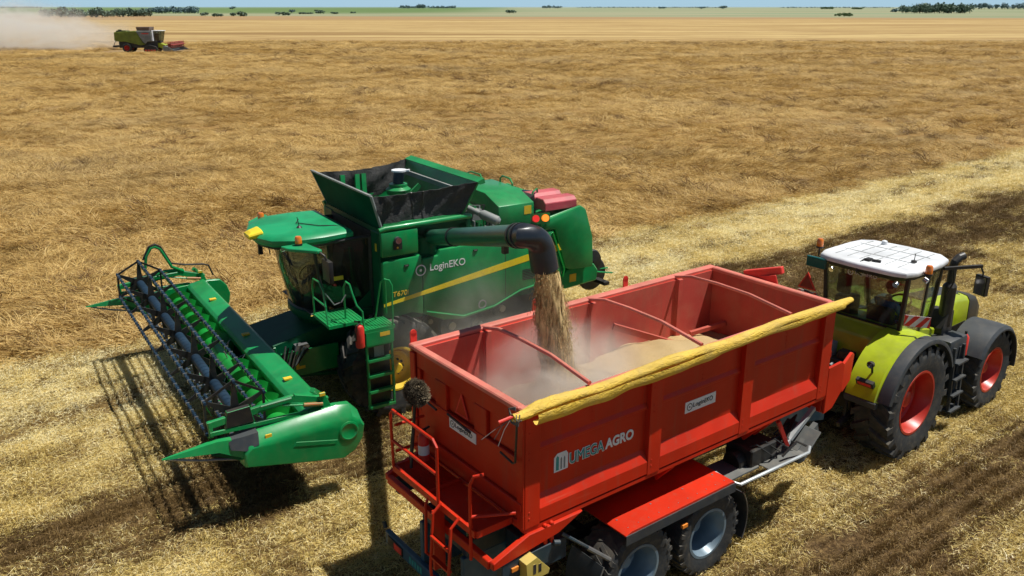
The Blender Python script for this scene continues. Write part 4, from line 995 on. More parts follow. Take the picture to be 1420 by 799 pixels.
# side panels, with the wheel arch and a raised lower edge
for s in (-1, 1):
    y0, y1 = (1.40, 1.50) if s > 0 else (-1.50, -1.40)
    b = MB()
    out = [(.15,3.12),(.12,3.18),(-.68,3.20)]
    b.prism([(.15,2.02),(.15,3.15),(.11,3.19),(-.69,3.21),(-.69,1.98),(-.45,2.06)], y0, y1, 'y')
    b.prism([(-.70,1.975),(-.70,3.12),(-1.05,3.14),(-1.09,3.25),(-3.40,3.27),(-3.86,3.24),(-4.17,2.32),(-4.12,2.16),(-2.97,2.02),(-2.3,1.78),(-1.6,1.70),(-1.15,1.76)], y0, y1, 'y')
    sp_ = b.build('side_panel', G, CH, bevel=.035, seg=2)
    ys_ = 1.5005*s
    b = MB(); st = [(.16,2.285),(.16,2.345),(-2.0,2.665),(-3.98,2.945),(-4.06,2.80),(-2.0,2.535)]
    b.prism(st, ys_, ys_+.003*s, 'y'); b.build('yellow_stripe', YEL_STR, sp_)
    b = MB(); b.tube([(-.75,s*1.505,2.02),(-1.6,s*1.51,1.76),(-2.35,s*1.51,1.84),(-3.0,s*1.51,2.07),(-4.05,s*1.5,2.2)], .018, 6); b.build('lower_trim', G, sp_)
    b = MB(); b.prism([(-3.62,3.28),(-3.68,3.52),(-4.57,3.72),(-4.72,3.62),(-4.93,2.97),(-4.96,2.27),(-4.32,2.30),(-4.19,2.36),(-3.90,3.28)], y0+.01*s*0, y1, 'y')
    b.build('rear_side_panel', G, CH, bevel=.04, seg=2)
    b = MB(); b.beam((-3.82,s*1.51,3.22),(-4.14,s*1.51,2.36), .03, .04); b.beam((-4.14,s*1.51,2.36),(-4.10,s*1.51,2.18), .03, .04); b.build('panel_seam', G_BRIGHT, CH)
    # fold-down front box with lamp
    b = MB(); b.box(.15,-.63, y0, y1, 3.27, 3.76); fb = b.build('tank_side_panel', G, CH, bevel=.03, seg=2)
    b = MB(); b.cyl((-.18,s*1.50,3.58),(-.18,s*1.56,3.58), .075, 16, 1); b.cyl((-.18,s*1.56,3.58),(-.18,s*1.565,3.58), .06, 16, 2); b.box(-.27,-.09,s*1.502,s*1.525,3.40,3.58); b.build('work_lamp', [BLACK, DKGREY, CHROME], fb)
    b = MB(); b.cyl((-.17,s*1.526,3.44),(-.17,s*1.53,3.44), .02, 10); b.build('switch_label', YEL_D, fb)
for s in (-1, 1):   # latches, grille slots and small decals on the flanks
    for x, z in ((-.35,3.05),(-1.9,3.12),(-3.0,3.12)):
        b = MB(); b.box(x-.05,x+.05,s*1.501,s*1.512,z-.02,z+.02); b.box(x-.03,x+.03,s*1.512,s*1.522,z-.008,z+.008,1); b.build('latch', [BLACK, STEEL], CH)
    b = MB(); b.box(-2.62,-2.632,s*1.501,s*1.5025,1.98,3.24); b.build('panel_gap', BLACK, CH)
    b = MB(); b.lathe([(.10,s*1.502),(.10,s*1.508),(.07,s*1.508),(.07,s*1.502)], (-2.05,0,1.93), 'y', 20); b.build('round_decal', GREY, CH)
    b = MB()
    for k in range(7): b.box(-3.45+.0*k,-3.05,s*1.501,s*1.506,2.28+.035*k,2.298+.035*k)
    b.build('vent_slot', BLACK, CH)
# hull between the panels
b = MB()
b.box(-3.9, .13, -1.39, 1.39, 1.9, 3.22)
b.build('hull', G_DARK, CH)
b = MB(); b.box(-3.62,-4.70,-1.38,1.38,2.3,3.50); b.prism([(-3.65,3.50),(-4.60,3.69),(-4.88,2.97),(-4.90,2.31),(-4.6,2.31)], -1.39, 1.39, 'y'); b.build('rear_hood', G, CH, bevel=.03)
b = MB(); b.prism([(-4.18,1.96),(-4.18,2.12),(-4.34,2.27),(-5.1,2.29),(-5.24,2.10),(-5.20,1.86),(-4.3,1.80)], -1.34, 1.34, 'y'); ch = b.build('spreader_housing', G, CH, bevel=.03)
b = MB(); b.box(-4.42,-4.60,1.341,1.346,1.95,2.13); b.build('warning_label', YEL_D, ch)
b = MB()
for (x, y, z, r) in ((-5.48,.75,2.12,.30),(-5.75,.45,1.70,.42),(-5.48,-.75,2.1,.30),(-5.7,-.5,1.7,.42)):
    b.lathe([(r*.9,-.05),(r,0),(r*.9,.05),(.02,.09),(.02,-.09)], (x, y, z), 'y', 22)
    b.beam((-5.15, y*.9, 1.98),(x, y, z), .07, .07)
b.tube([(-5.1,.9,2.0),(-5.6,1.0,1.9),(-6.1,.8,1.75)], .02, 6, 1); b.tube([(-5.1,.4,1.9),(-5.9,.5,1.8),(-6.2,.5,1.78)], .02, 6, 1); b.box(-5.9,-5.75,.3,.95,1.52,1.6)
b.build('straw_spreader', [BLACK, G], CH)
# grain tank: box, flared front and rear flaps, canvas sides, tube rail
b = MB()
b.box(-1.85, .12, -1.30, 1.30, 3.22, 3.30)
b.box(.04, .13, -1.39, 1.39, 3.22, 3.80); b.box(-1.85,-1.76,-1.39,1.39,3.22,3.84); b.box(-1.75,.03,-1.39,-1.33,3.22,3.80); b.box(-1.75,-.66,1.10,1.16,3.22,3.80); b.box(-.65,.03,1.33,1.39,3.22,3.80); b.box(-1.75,-.66,1.161,1.39,3.70,3.80)
b.build('tank_wall', G_DARK, CH)
def flap(x0, z0, x1, z1, y0, y1, t=.035, m=0):
    bb = MB(); bb.loft([[(x0,-y0,z0),(x0,y0,z0),(x0-t,y0,z0),(x0-t,-y0,z0)], [(x1,-y1,z1),(x1,y1,z1),(x1-t,y1,z1),(x1-t,-y1,z1)]], m); return bb
b = flap(.10,3.80,.345,4.50,1.40,1.54); b.beam((.335,-1.54,4.505),(.335,1.54,4.505), .05, .03, 1)
for s in (-1,1): b.beam((.09,s*1.40,3.82),(.33,s*1.545,4.50), .05, .03, 1)
b.build('tank_flap', [paint('matt dark green flap', (.000,.060,.030), .8, 0, .0, spec=.03), GREY], CH)
b = flap(-1.66,3.84,-1.93,4.54,1.40,1.60); b.prism([(-1.90,4.54),(-2.06,4.60),(-2.08,4.50),(-1.96,4.48)], -1.62, 1.62, 'y'); b.beam((-1.80,-1.45,4.28),(-1.80,1.45,4.28), .05, .10, 1); b.build('tank_flap', [G, GREY], CH)
for s in (-1, 1):
    b = MB(); rows = []; nx = 28; nz = 8
    for i in range(nx+1):
        t = i/nx; row = []
        for j in range(nz+1):
            q = j/nz
            xa = (.05+.26*q); xb = (-1.64-.29*q); x = xa+(xb-xa)*t
            sag = .10*q*math.sin(PI*t)
            z = 3.83+.02*t+(.64+.05*t)*q-sag*.6
            fold = .022*math.sin(t*37+q*3)*q+.02*math.sin(t*17-q*9)+.018*math.sin(t*61+q*14)*(.3+q)
            y = s*(1.37+.16*q+.04*t*q-.16*math.sin(PI*t)*math.sin(PI*q*.6)+fold)
            row.append((x, y, z))
        rows.append(row)
    b.grid(rows); cv = b.build('canvas_side', CANVAS, CH, sharp=70, solid=.012)
    b = MB()
    for t in (.42, .50): 
        i = int(t*nx); b.tube([(p[0], p[1]+s*.014, p[2]) for p in rows[i]], .016, 5)
    b.build('canvas_strap', BLACK, cv)
    b = MB(); b.tube([(.16,s*1.44,3.79),(.05,s*1.45,3.82),(-1.72,s*1.45,3.84),(-1.84,s*1.40,3.82)], .055, 10); b.box(.05,-1.6,s*1.36,s*1.41,3.80,3.90); b.build('tank_rail', G, CH)
b = MB(); b.cyl((-.95,.0,3.3),(-.95,.0,4.34), .19, 18); b.lathe([(.24,0),(.26,.10),(.10,.22),(.001,.22)], (-.95,0,4.13), 'z', 18, 0, False); b.cyl((-.95,0,4.35),(-.97,.03,4.60), .11, 14, 1); b.cyl((-.97,.03,4.60),(-.97,.03,4.63), .16, 16, 2); b.beam((-.97,.03,4.61),(-1.15,.15,4.62), .12, .03, 2)
b.prism([(-.86,.16),(-.72,.22),(-.78,.36),(-.92,.28)], 3.5, 4.12, 'z', 0)
b.build('loading_auger', [G, BLUEGREY, WHITE], CH)
b = MB()
for p, q in (((-.2,-1.2,3.6),(-.25,-1.3,4.38)),((-.55,-1.2,3.5),(-.6,-1.34,4.36)),((-.7,-1.2,3.5),(-.75,-1.34,4.36)),((-1.2,-.6,3.7),(-1.7,-.5,4.15)),((-1.3,.9,3.7),(-1.55,.95,4.3)),((-.3,-.9,3.5),(-1.0,-.2,3.6))): b.beam(p, q, .07, .10)
b.tube([(-1.25,.3,3.9),(-1.5,.9,4.1),(-1.6,1.0,4.3)], .03, 8, 1); b.box(-1.66,-1.56,.94,1.06,4.28,4.36,2)
b.build('tank_brace', [G, GREY, BLACK], CH)
# engine deck
b = MB(); b.box(-3.62,-1.87,-1.3,1.3,3.22,3.36); b.box(-2.6,-1.95,-.9,.3,3.36,3.75,1); b.cyl((-2.15,.45,3.62),(-2.15,.1,3.62), .19, 16); b.box(-2.55,-2.1,.35,.95,3.36,3.58,1); b.box(-2.4,-2.15,.75,.95,3.58,3.8,2)
for k in range(7): b.tube([(-1.95-.07*k,.9,3.5),(-2.0-.08*k,.6+.05*k,3.75+.02*k),(-2.2-.05*k,.2,3.72)], .02, 6, k%3)
for k in range(14): b.box(-2.0-.045*k*(1+.02*k),-2.03-.045*k,1.0+.02*(k%4),1.08+.03*(k%3),3.36,3.42+.05*((k*7)%5),k%3)
b.build('engine_bay', [BLACK, G, GREY], CH, bevel=.008)
b = MB(); b.tube([(-1.90,.62,3.92),(-2.05,.85,3.88),(-2.25,1.10,3.76)], .06, 12); b.tube([(-2.25,1.10,3.76),(-2.30,1.14,3.74),(-2.52,1.36,3.62),(-2.56,1.40,3.60)], [.06,.10,.10,.05], 14); b.build('exhaust', GREY, CH)
b = MB(); hood = [(1.18,3.36),(1.18,3.86),(.62,4.06),(-.5,4.08),(-1.0,3.9),(-1.0,3.36)]
b.prism(hood, -2.66, -3.56, 'x'); eh = b.build('engine_hood', G, CH, bevel=.03, seg=2)
b = MB(); b.box(-3.30,-3.48,1.181,1.186,3.62,3.80); b.build('warning_label', YEL_D, eh)
b = MB(); b.box(-1.88,-2.3,-1.25,-.3,3.36,4.0); b.cyl((-2.35,-.75,3.7),(-2.35,-.75,4.06), .22, 16, 1); b.cyl((-2.1,-.6,4.0),(-2.1,-.6,4.08), .06, 10, 2); b.build('air_cleaner', [G, DKGREY, YEL_D], CH, bevel=.02)
for pts in ([(-3.60,.25,3.5),(-3.60,.25,4.10),(-3.62,.12,4.18),(-3.66,-.25,4.18),(-3.68,-.38,4.10),(-3.68,-.38,3.5)], [(-3.1,-.9,3.9),(-3.1,-.9,4.2),(-3.1,-.7,4.26),(-3.1,-.3,4.26),(-3.1,-.15,4.1)], [(-3.55,.9,3.6),(-3.75,.85,4.0),(-3.95,.7,4.02),(-4.1,.6,3.6)]):
    b = MB(); b.tube(pts, .022, 8); b.build('grab_rail', G, CH)
b = MB(); b.box(-3.62,-3.95,-.4,1.2,3.36,3.5); b.prism([(-3.60,3.5),(-3.60,3.9),(-3.72,3.95),(-3.76,3.5)], .55, .95, 'y', 1); b.tube([(-3.7,-.2,3.6),(-4.0,.1,3.85),(-4.3,.2,3.8)], .04, 8, 2); b.build('rear_deck', [G, BLACK, BLUEGREY], CH)
def cover(y0, y1, z):
    b = MB(); b.prism([(y0,z),(y0,z+.17),(y0+.09,z+.25),(y1-.09,z+.25),(y1,z+.17),(y1,z)], -3.72, -4.56, 'x'); return b.build('hood_cover', PINK, CH, bevel=.012)
cover(.92, 1.36, 3.66); cover(.36, .80, 3.68)
# unloading auger: turret, tube rising towards us, dark spout
TIPW = FT @ Vector((1.17, 1.58, 5.02)); tip = FC.inverted() @ TIPW
mouth = FC.inverted() @ (FT @ Vector((1.51, 1.53, 4.52)))
base = Vector((-.92, 1.62, 3.56))
b = MB(); d = (tip-base).normalized()
b.cyl(base-d*.45, base+(tip-base)*.985, .152, 28)
b.cyl((-.90,1.25,3.2),(-.90,1.25,3.52), .22, 20, 1)
ua = b.build('unloading_auger', [paint('auger tube green', (.006,.090,.055), .32, 0, .06), G_DARK], CH)
b = MB(); 
for q in (.30, .955, .985): b.cyl(base+(tip-base)*q, base+(tip-base)*(q+.012), .172, 24)
b.beam(base+(tip-base)*.86+Vector((0,0,-.14)), base+(tip-base)*.86+Vector((0,0,-.25)), .07, .08)
b.build('tube_collar', BLACK, ua)
sd_ = Vector((d.x, d.y, 0)).normalized()
dn = mouth-tip
b = MB(); eb = FC.inverted() @ (FT @ Vector((1.43,1.54,4.94))); p1 = tip+d*.16; ptsS = [tip-d*.06, tip+d*.06]+[(1-t)**2*(tip+d*.08)+2*t*(1-t)*(eb+Vector((0,0,.04)))+t*t*eb.lerp(mouth,.35) for t in (.15,.3,.45,.6,.75,.9,1)]+[eb.lerp(mouth,.7), mouth]
b.tube(ptsS, [.160,.160,.160,.162,.165,.168,.171,.174,.178,.183,.186], 24, 0, caps=False)
so = b.build('spout', paint('black spout rubber', (.011,.017,.027), .32, 0, .03), ua, sharp=60, solid=.02)
b = MB(); up = Vector((0,0,1)); sx = d.cross(up).normalized(); SGN = 1
pl = FC.inverted() @ (FT @ Vector((1.43, 1.55, 5.215)))
for k, mt in ((.07, 1), (-.06, 2)):
    c = pl+sx*k*SGN; b.cyl(c+d*.03, c+d*.07, .046, 16, mt)
b.add([tuple(pl+sx*a+up*z) for a, z in ((-.13,-.08),(.13,-.08),(.13,.07),(-.13,.07))]+[tuple(pl+sx*a+up*z+d*.03) for a, z in ((-.13,-.08),(.13,-.08),(.13,.07),(-.13,.07))], [(0,1,2,3),(4,7,6,5),(0,4,5,1),(1,5,6,2),(2,6,7,3),(3,7,4,0)], 0)
b.build('marker_lamp', [G, REDLAMP, AMBLAMP], ua)
# lettering on both flanks
for s in (1, -1):
    r_ = (-1,0,0) if s > 0 else (1,0,0)
    P = lambda x, z: plane_M((x if s > 0 else -x-2.4, 1.502*s, z), r_, (0,0,1))
    logo_ring(CH, P(-.655, 2.90), .115, WHITE_D)
    writing('LoginEKO', .80, P(-.86, 2.81), WHITE_D, CH, height=.19, bold=.008)
    writing('T670i', .34, P(-.04 if s > 0 else -.04, 2.455), YEL_D, CH, 'model_lettering', .105, .012, shear=.15)
# cab
def cab_ring(z, k, dx=0):
    """plan outline, k=0 at the floor, 1 under the roof"""
    f = 1.47+.24*k; pts = [(.16,-.93-.06*k),(.95,-.92-.07*k),(f-.42,-.84-.10*k),(f-.14,-.58-.14*k),(f-.02,-.25-.06*k),(f,0),(f-.02,.25+.06*k),(f-.14,.58+.14*k),(f-.42,.84+.10*k),(.95,.92+.07*k),(.16,.93+.06*k)]
    return [(x+dx, y, z) for x, y in pts]
lo, hi = cab_ring(2.16, 0), cab_ring(3.60, 1)
b = MB(); b.loft([[(x*.86+.05,y*.80,1.78) for x,y,z in lo], [(x*1.0,y*1.0,1.95) for x,y,z in lo], [(x*1.03+.0,y*1.04,2.02) for x,y,z in lo], [(x*1.03,y*1.04,2.13) for x,y,z in lo], [(x,y,2.16) for x,y,z in lo]]); b.build('cab_floor', G_DARK, CH, sharp=35)
mid = [tuple((Vector(a)*(.5)+Vector(c)*.5)+Vector((.03,0,0))*(1 if a[0] > .9 else 0)) for a, c in zip(lo, hi)]
seg = lambda i0, i1: [[r[i] for i in range(i0, i1+1)] for r in (lo, mid, hi)]
b = MB(); b.grid(seg(2, 8)); b.build('windscreen', GLASS_D, CH, sharp=60)
for s, (i0, i1) in ((-1, (0, 2)), (1, (8, 10))):
    b = MB(); b.grid(seg(i0, i1)); b.build('door_glass', GLASS_D, CH, sharp=60)
b = MB()
for i in (0, 2, 8, 10): b.tube([lo[i], mid[i], hi[i]], .045 if i in (0, 10) else .035, 8)
b.tube(lo, .03, 6); b.tube(hi, .04, 6); b.build('cab_frame', BLACK, CH)
for s in (-1, 1):
    b = MB(); b.prism([(.14,2.16),(.14,2.55),(.60,2.17)], s*.955, s*.965, 'y'); b.build('door_panel', G_DARK, CH)
b = MB(); b.box(.10,.15,-1.0,1.0,2.0,3.7); b.build('cab_back', paint('cab lining', (.02,.022,.022), .8, 0, .05), CH)
b = MB(); b.box(.2,1.4,-.85,.85,2.165,2.19); b.prism([(.35,2.2),(.9,2.2),(.92,2.55),(.55,2.58),(.42,3.2),(.28,3.2)], -.25,.25,'y'); b.box(.5,.95,-.52,-.32,2.2,2.75); b.tube([(1.30,0,2.2),(1.15,0,2.75)], .05, 8); b.tube([(1.15+.17*math.cos(a)*.7, .2*math.sin(a), 2.78+.12*math.cos(a)*-1) for a in [2*PI*k/18 for k in range(19)]], .016, 6); b.build('cab_seat', BLACK, CH, bevel=.02)
b = MB(); b.tube([lo[9],(.95+.5,.98,2.2)], .01, 4); b.box(.75,.98,.975,.985,2.82,2.90); b.build('door_handle', YEL_D, CH)
# roof
rp = [(.50,-1.0),(1.10,-1.08),(1.62,-1.04),(2.0,-.75),(2.14,-.35),(2.17,0),(2.14,.35),(2.0,.75),(1.62,1.04),(1.10,1.08),(.50,1.0)]
ring = lambda z, k, dx=0: [((x-1.2)*k+1.2+dx, y*k, z-.05*max(0, x-1.5)) for x, y in rp]
b = MB(); b.loft([ring(3.60,.95), ring(3.66,1.0), ring(3.73,1.0), ring(3.78,.95), ring(3.80,.8), ring(3.815,.4)]); rf = b.build('cab_roof', G_ROOF, CH, sharp=40)
b = MB(); b.loft([ring(3.54,.90), ring(3.602,.94)]); b.build('roof_underside', BLACK, CH)
b = MB()
for y in (-.8,-.55,-.3,.3,.55,.8): b.cyl((1.96-.25*abs(y),y,3.555),(2.06-.25*abs(y),y,3.535), .055, 12)
b.build('roof_lamp', CHROME, CH)
b = MB(); b.loft([[(2.28,-.02,3.66),(2.28,.30,3.66),(2.02,.34,3.70),(2.0,-.06,3.70)],[(2.30,-.02,3.74),(2.30,.30,3.74),(2.02,.36,3.80),(2.0,-.08,3.80)],[(2.22,.04,3.80),(2.22,.24,3.80),(2.04,.26,3.85),(2.03,.02,3.85)]]); b.build('guidance_receiver', paint('receiver yellow', (.80,.60,.02), .4, 0, .05), rf, bevel=.02)
b = MB(); b.tube([(1.15,-.2,3.82),(1.3,.1,3.83),(1.0,.55,3.83),(.72,.62,3.81),(.60,.75,3.79)], .010, 5); b.lathe([(.06,0),(.03,.04),(.001,.05)], (1.35,.42,3.805), 'z', 12, 0, False); b.tube([(1.35,.42,3.83),(1.38,.42,4.02)], .008, 5); b.build('antenna', BLACK, rf)
for s in (1, -1):
    b = MB(); b.prism([(1.92,s*1.0),(1.86,s*1.22),(1.46,s*1.66),(1.36,s*1.62),(1.45,s*1.0)], 3.60, 3.66, 'z'); wg = b.build('mirror_wing', G_ROOF, CH, bevel=.012)
    b = MB(); b.cyl((1.62,s*1.12,3.66),(1.62,s*1.12,3.70), .07, 12, 1); b.lathe([(.065,0),(.065,.10),(.05,.13),(.001,.13)], (1.62,s*1.12,3.70), 'z', 14, 0, False); b.build('beacon', [BEACON, BLACK], CH)
    b = MB(); b.tube([(1.42,s*1.62,3.62),(1.36,s*1.72,3.56),(1.34,s*1.74,3.48)], .022, 8); b.box(1.28,1.36,s*1.56,s*1.90,3.08,3.48); b.box(1.275,1.28,s*1.59,s*1.87,3.12,3.44,1); b.build('mirror', [BLACK, CHROME], CH, bevel=.025, seg=2)
b = MB(); b.tube([(2.0,-.6,3.6),(1.9,-.75,3.5),(1.8,-.8,3.25)], .02, 6); b.tube([(2.0,.5,3.6),(1.98,.52,3.4)], .012, 5); b.box(1.74,1.82,-.86,-.78,3.05,3.25); b.build('wiper', BLACK, CH)
# front of the hull beside the cab
b = MB(); b.box(.02,.15,1.0,1.39,2.0,3.74); b.box(.02,.15,-1.39,-1.0,2.0,3.74); b.build('front_wall', G_DARK, CH, bevel=.02)
b = MB(); b.box(.151,.156,1.20,1.27,3.35,3.50); b.build('warning_label', YEL_D, CH)
# feeder house
b = MB(); b.loft([[(.3,-.62,1.15),(.3,.62,1.15),(.3,.62,2.0),(.3,-.62,2.0)],[(2.28,-.72,.95),(2.28,.72,.95),(2.28,.72,1.62),(2.28,-.72,1.62)]])
b.beam((.4,.70,1.25),(2.2,.78,1.15), .07, .16, 0); b.beam((.4,-.70,1.25),(2.2,-.78,1.15), .07, .16, 0); b.cyl((.3,.8,.75),(1.7,.8,.98), .05, 10, 1)
fh = b.build('feeder_house', [G_DARK, STEEL], CH, bevel=.02)
b = MB()
for k in range(9): b.tube([(1.45+.08*k,.72,1.5-.02*k),(1.55+.06*k,.90+.02*(k%3),1.52+.05*(k%4)),(1.75+.05*k,.95,1.3-.03*k),(2.0,.9,1.15)], .018, 6, k%2)
b.box(1.5,1.75,.70,.86,1.42,1.6,1); b.box(.9,2.05,.82,.86,.98,1.5,2); b.build('hose_block', [BLACK, STEEL, G], fh)
b = MB(); b.box(1.72,1.78,.861,.865,1.12,1.42); b.box(1.60,1.72,.861,.865,1.12,1.18); b.build('yellow_mark', YEL_D, fh)
# platform, ladder and rails on the left
b = MB(); b.box(.72,1.42,1.0,1.86,2.20,2.26); b.box(.20,.82,1.52,2.06,2.06,2.12)
for k in range(10): b.box(.75+.067*k,.765+.067*k,1.02,1.84,2.26,2.272); b.box(.23+.057*k,.245+.057*k,1.54,2.04,2.12,2.132) if k < 10 else None
b.build('platform', G, CH)
b = MB(); b.box(.24,.80,2.065,2.075,1.80,2.06); b.build('step_board', G, CH)
b = MB(); b.box(.32,.52,2.0755,2.079,1.95,2.03); b.build('warning_label', YEL_D, CH)
b = MB()
for x in (.27, .78): b.tube([(x,2.0,2.08),(x-.0,2.02,1.6),(x-.02,2.00,.95),(x-.02,1.96,.46)], .025, 8); b.beam((x,2.02,2.05),(x-.02,1.98,.5), .06, .03)
for z in (.50,.82,1.14,1.46,1.78): b.beam((.26,1.98,z),(.77,1.98,z), .16, .03); b.beam((.26,2.06,z+.02),(.77,2.06,z+.02), .02, .05)
b.box(.40,.60,1.93,1.94,1.50,1.72,1); b.box(.28,.75,1.88,1.915,.52,2.04,2); b.build('ladder', [G, GREY, BLACK], CH)
for pts in ([(.82,2.04,2.05),(.84,2.06,2.5),(.92,2.0,2.62),(.96,1.92,2.84),(.98,1.86,3.0),(1.0,1.74,3.02),(1.02,1.66,2.90),(1.0,1.62,2.26)],
            [(.24,2.04,2.05),(.23,2.06,2.9),(.27,2.04,3.0),(.34,2.0,3.02),(.38,1.9,2.95),(.40,1.6,2.1)],
            [(1.40,1.05,2.26),(1.42,1.10,2.85),(1.42,1.18,3.0),(1.42,1.5,3.02),(1.42,1.68,2.9),(1.42,1.82,2.28)], [(1.42,1.14,2.62),(1.42,1.78,2.62)], [(.16,1.6,2.2),(.16,1.6,2.9)]):
    b = MB(); b.tube(pts, .018, 8); b.build('hand_rail', G, CH)
b = MB(); b.tube([(1.40,1.72,2.86),(1.25,1.75,2.62),(1.1,1.72,2.64),(1.0,1.70,2.76)], .012, 5); b.build('chain', STEEL, CH)
extinguisher((.90,2.02,1.80), .48, .085, 'bright red fire extinguisher hung beside the green harvester ladder', FC, RED_D)

# ------------------------------------------------------------------ header (raised), a part of the harvester with its own pieces
b = MB(); Y0, Y1 = -4.18, 3.66
b.prism([(2.18,1.42),(2.20,1.66),(2.26,1.70),(2.58,1.63),(2.64,1.56),(2.60,1.40)], Y0, Y1, 'y')
b.prism([(2.22,.80),(2.22,1.42),(2.28,1.42),(2.28,.86)], Y0, Y1, 'y', 2)
b.prism([(2.22,.80),(2.28,.85),(2.9,.86),(3.2,.93),(3.34,.97),(3.35,.95),(3.2,.90),(2.9,.80)], Y0, Y1, 'y', 2)
b.box(2.10,2.2,-.75,.75,.95,1.62,2)
for k in range(14): b.box(2.14,2.22,Y0+.3+k*.58,Y0+.36+k*.58,.85,1.45)
hd = b.build('header', [G, G_DARK, G_DARK], CH, bevel=.012)
b = MB()
for k in range(50):
    y = Y0+.1+k*.155; b.add([(3.33,y-.025,.96),(3.33,y+.025,.96),(3.50,y,.985),(3.33,y,1.0)], [(0,1,2),(0,2,3),(1,3,2),(0,3,1)])
b.build('cutter_bar', STEEL, hd)
b = MB(); b.box(2.30,2.36,-1.0,1.0,1.0,1.5); b.build('feeder_opening', BLACK, hd)
b = MB()
for y in (-2.6, -.1, 2.4): b.box(2.36,2.50,y-.05,y+.05,1.672,1.70)
b.build('beam_label', YEL_D, hd)
# intake auger: core and two opposed flights
b = MB(); ax, az = 2.86, 1.24
b.cyl((ax, Y0+.05, az),(ax, Y1-.05, az), .20, 24)
def flight(y0, y1, hand, turns):
    n = int(turns*26); rows = []
    for k in range(n+1):
        a = hand*2*PI*turns*k/n; y = y0+(y1-y0)*k/n
        rows.append([(ax+.19*math.cos(a), y, az+.19*math.sin(a)),(ax+.345*math.cos(a), y, az+.345*math.sin(a))])
    b.grid(rows)
flight(Y0+.15, -.75, 1, 5.6); flight(Y1-.15, .75, -1, 4.8)
for k in range(16): 
    a = k*2.4; y = -.65+1.3*k/15; b.cyl((ax, y, az),(ax+.36*math.cos(a), y, az+.36*math.sin(a)), .011, 5, 1)
b.build('intake_auger', [G_BRIGHT, STEEL], hd, sharp=30)
# reel
rx, rz, rr = 3.64, 1.86, .52
NS = 7; ysp = [Y0+.10+(Y1-Y0-.2)*k/(NS-1) for k in range(NS)]
for k in range(NS-1):
    b = MB(); ya, yb = ysp[k]+.03, ysp[k+1]-.03; b.lathe([(.05,ya-.01),(.082,ya),(.086,ya+.02),(.086,yb-.02),(.082,yb),(.05,yb+.01)], (rx,0,rz), 'y', 22, 0, False); b.build('reel_drum', BLUEGREY, hd, sharp=40)
ang = [R(32+60*k) for k in range(6)]
for k, y in enumerate(ysp):
    b = MB(); b.cyl((rx,y-.012,rz),(rx,y+.012,rz), .11, 18)
    for a in ang:
        c, s_ = math.cos(a), math.sin(a)
        b.prism([(rx+.10*c-.065*s_, rz+.10*s_+.065*c),(rx+rr*c-.02*s_, rz+rr*s_+.02*c),(rx+rr*c+.02*s_, rz+rr*s_-.02*c),(rx+.10*c+.065*s_, rz+.10*s_-.065*c)], y-.012, y+.012, 'y')
        if k in (0, NS-1):
            a2 = a+R(60); b.beam((rx+rr*c,y,rz+rr*s_),(rx+rr*math.cos(a2),y,rz+rr*math.sin(a2)), .02, .04)
    b.build('reel_spider', BLACK, hd)
for a in ang:
    b = MB(); x, z = rx+rr*math.cos(a), rz+rr*math.sin(a)
    b.cyl((x, Y0+.03, z),(x, Y1-.03, z), .024, 8)
    n = 52
    for k in range(n):
        y = Y0+.12+(Y1-Y0-.24)*k/(n-1)
        b.beam((x-.0,y-.012,z),(x-.0,y+.012,z), .06, .055, 2 if k % 2 else 0)
        b.tube([(x, y, z),(x-.03, y, z-.12),(x-.10, y, z-.27)], [.009,.008,.005], 4, 1)
    b.build('reel_bat', [BLUEGREY, G_BRIGHT, STEEL], hd)
# reel arms with cylinders
for s, y in ((1, Y1+.02), (-1, Y0-.06)):
    b = MB()
    b.beam((2.20,y,1.74),(2.75,y,1.92), .08, .12); b.beam((2.75,y,1.92),(4.10,y,1.80), .07, .11); b.beam((2.55,y+.02,1.62),(4.08,y+.02,1.66), .05, .07); b.beam((4.06,y,1.6),(4.06,y,1.86), .08, .06)
    b.prism([(3.4,1.70),(3.45,1.98),(3.8,1.96),(3.85,1.70)], y-.05, y+.05, 'y', 3)
    b.beam((2.15,y,1.45),(2.3,y,1.85), .10, .12); b.beam((2.2,y-.2,1.72),(2.42,y-.05,1.95), .08, .08)
    b.cyl((2.30,y+.06,1.72),(2.62,y+.06,1.78), .035, 10, 1); b.cyl((2.62,y+.06,1.78),(2.95,y+.06,1.86), .018, 8, 2); b.cyl((2.8,y+.07,1.95),(3.3,y+.07,1.93), .022, 8, 2); b.box(2.25,2.35,y+.05,y+.09,1.86,1.92,4)
    b.build('reel_arm', [G, RED_D, STEEL, BLACK, YEL_D], hd, bevel=.006)
b = MB(); y = Y0-.04   # hose arch over the far end
b.tube([(2.65,y,1.95),(2.9,y,2.10),(3.10,y,2.55),(3.20,y,2.62),(3.30,y,2.60),(3.42,y,2.42),(3.48,y,2.1)], .035, 8); b.tube([(2.0,y,1.75),(2.08,y,2.0),(2.2,y,2.05),(2.6,y,2.1),(2.9,y,2.18),(3.08,y,2.6),(3.2,y,2.68),(3.34,y,2.64),(3.5,y,2.35)], .022, 6, 1); b.tube([(2.65,y-.05,1.97),(3.05,y-.05,2.0),(3.3,y-.05,1.95)], .04, 8)
b.build('hose_arch', [G, BLACK], hd)
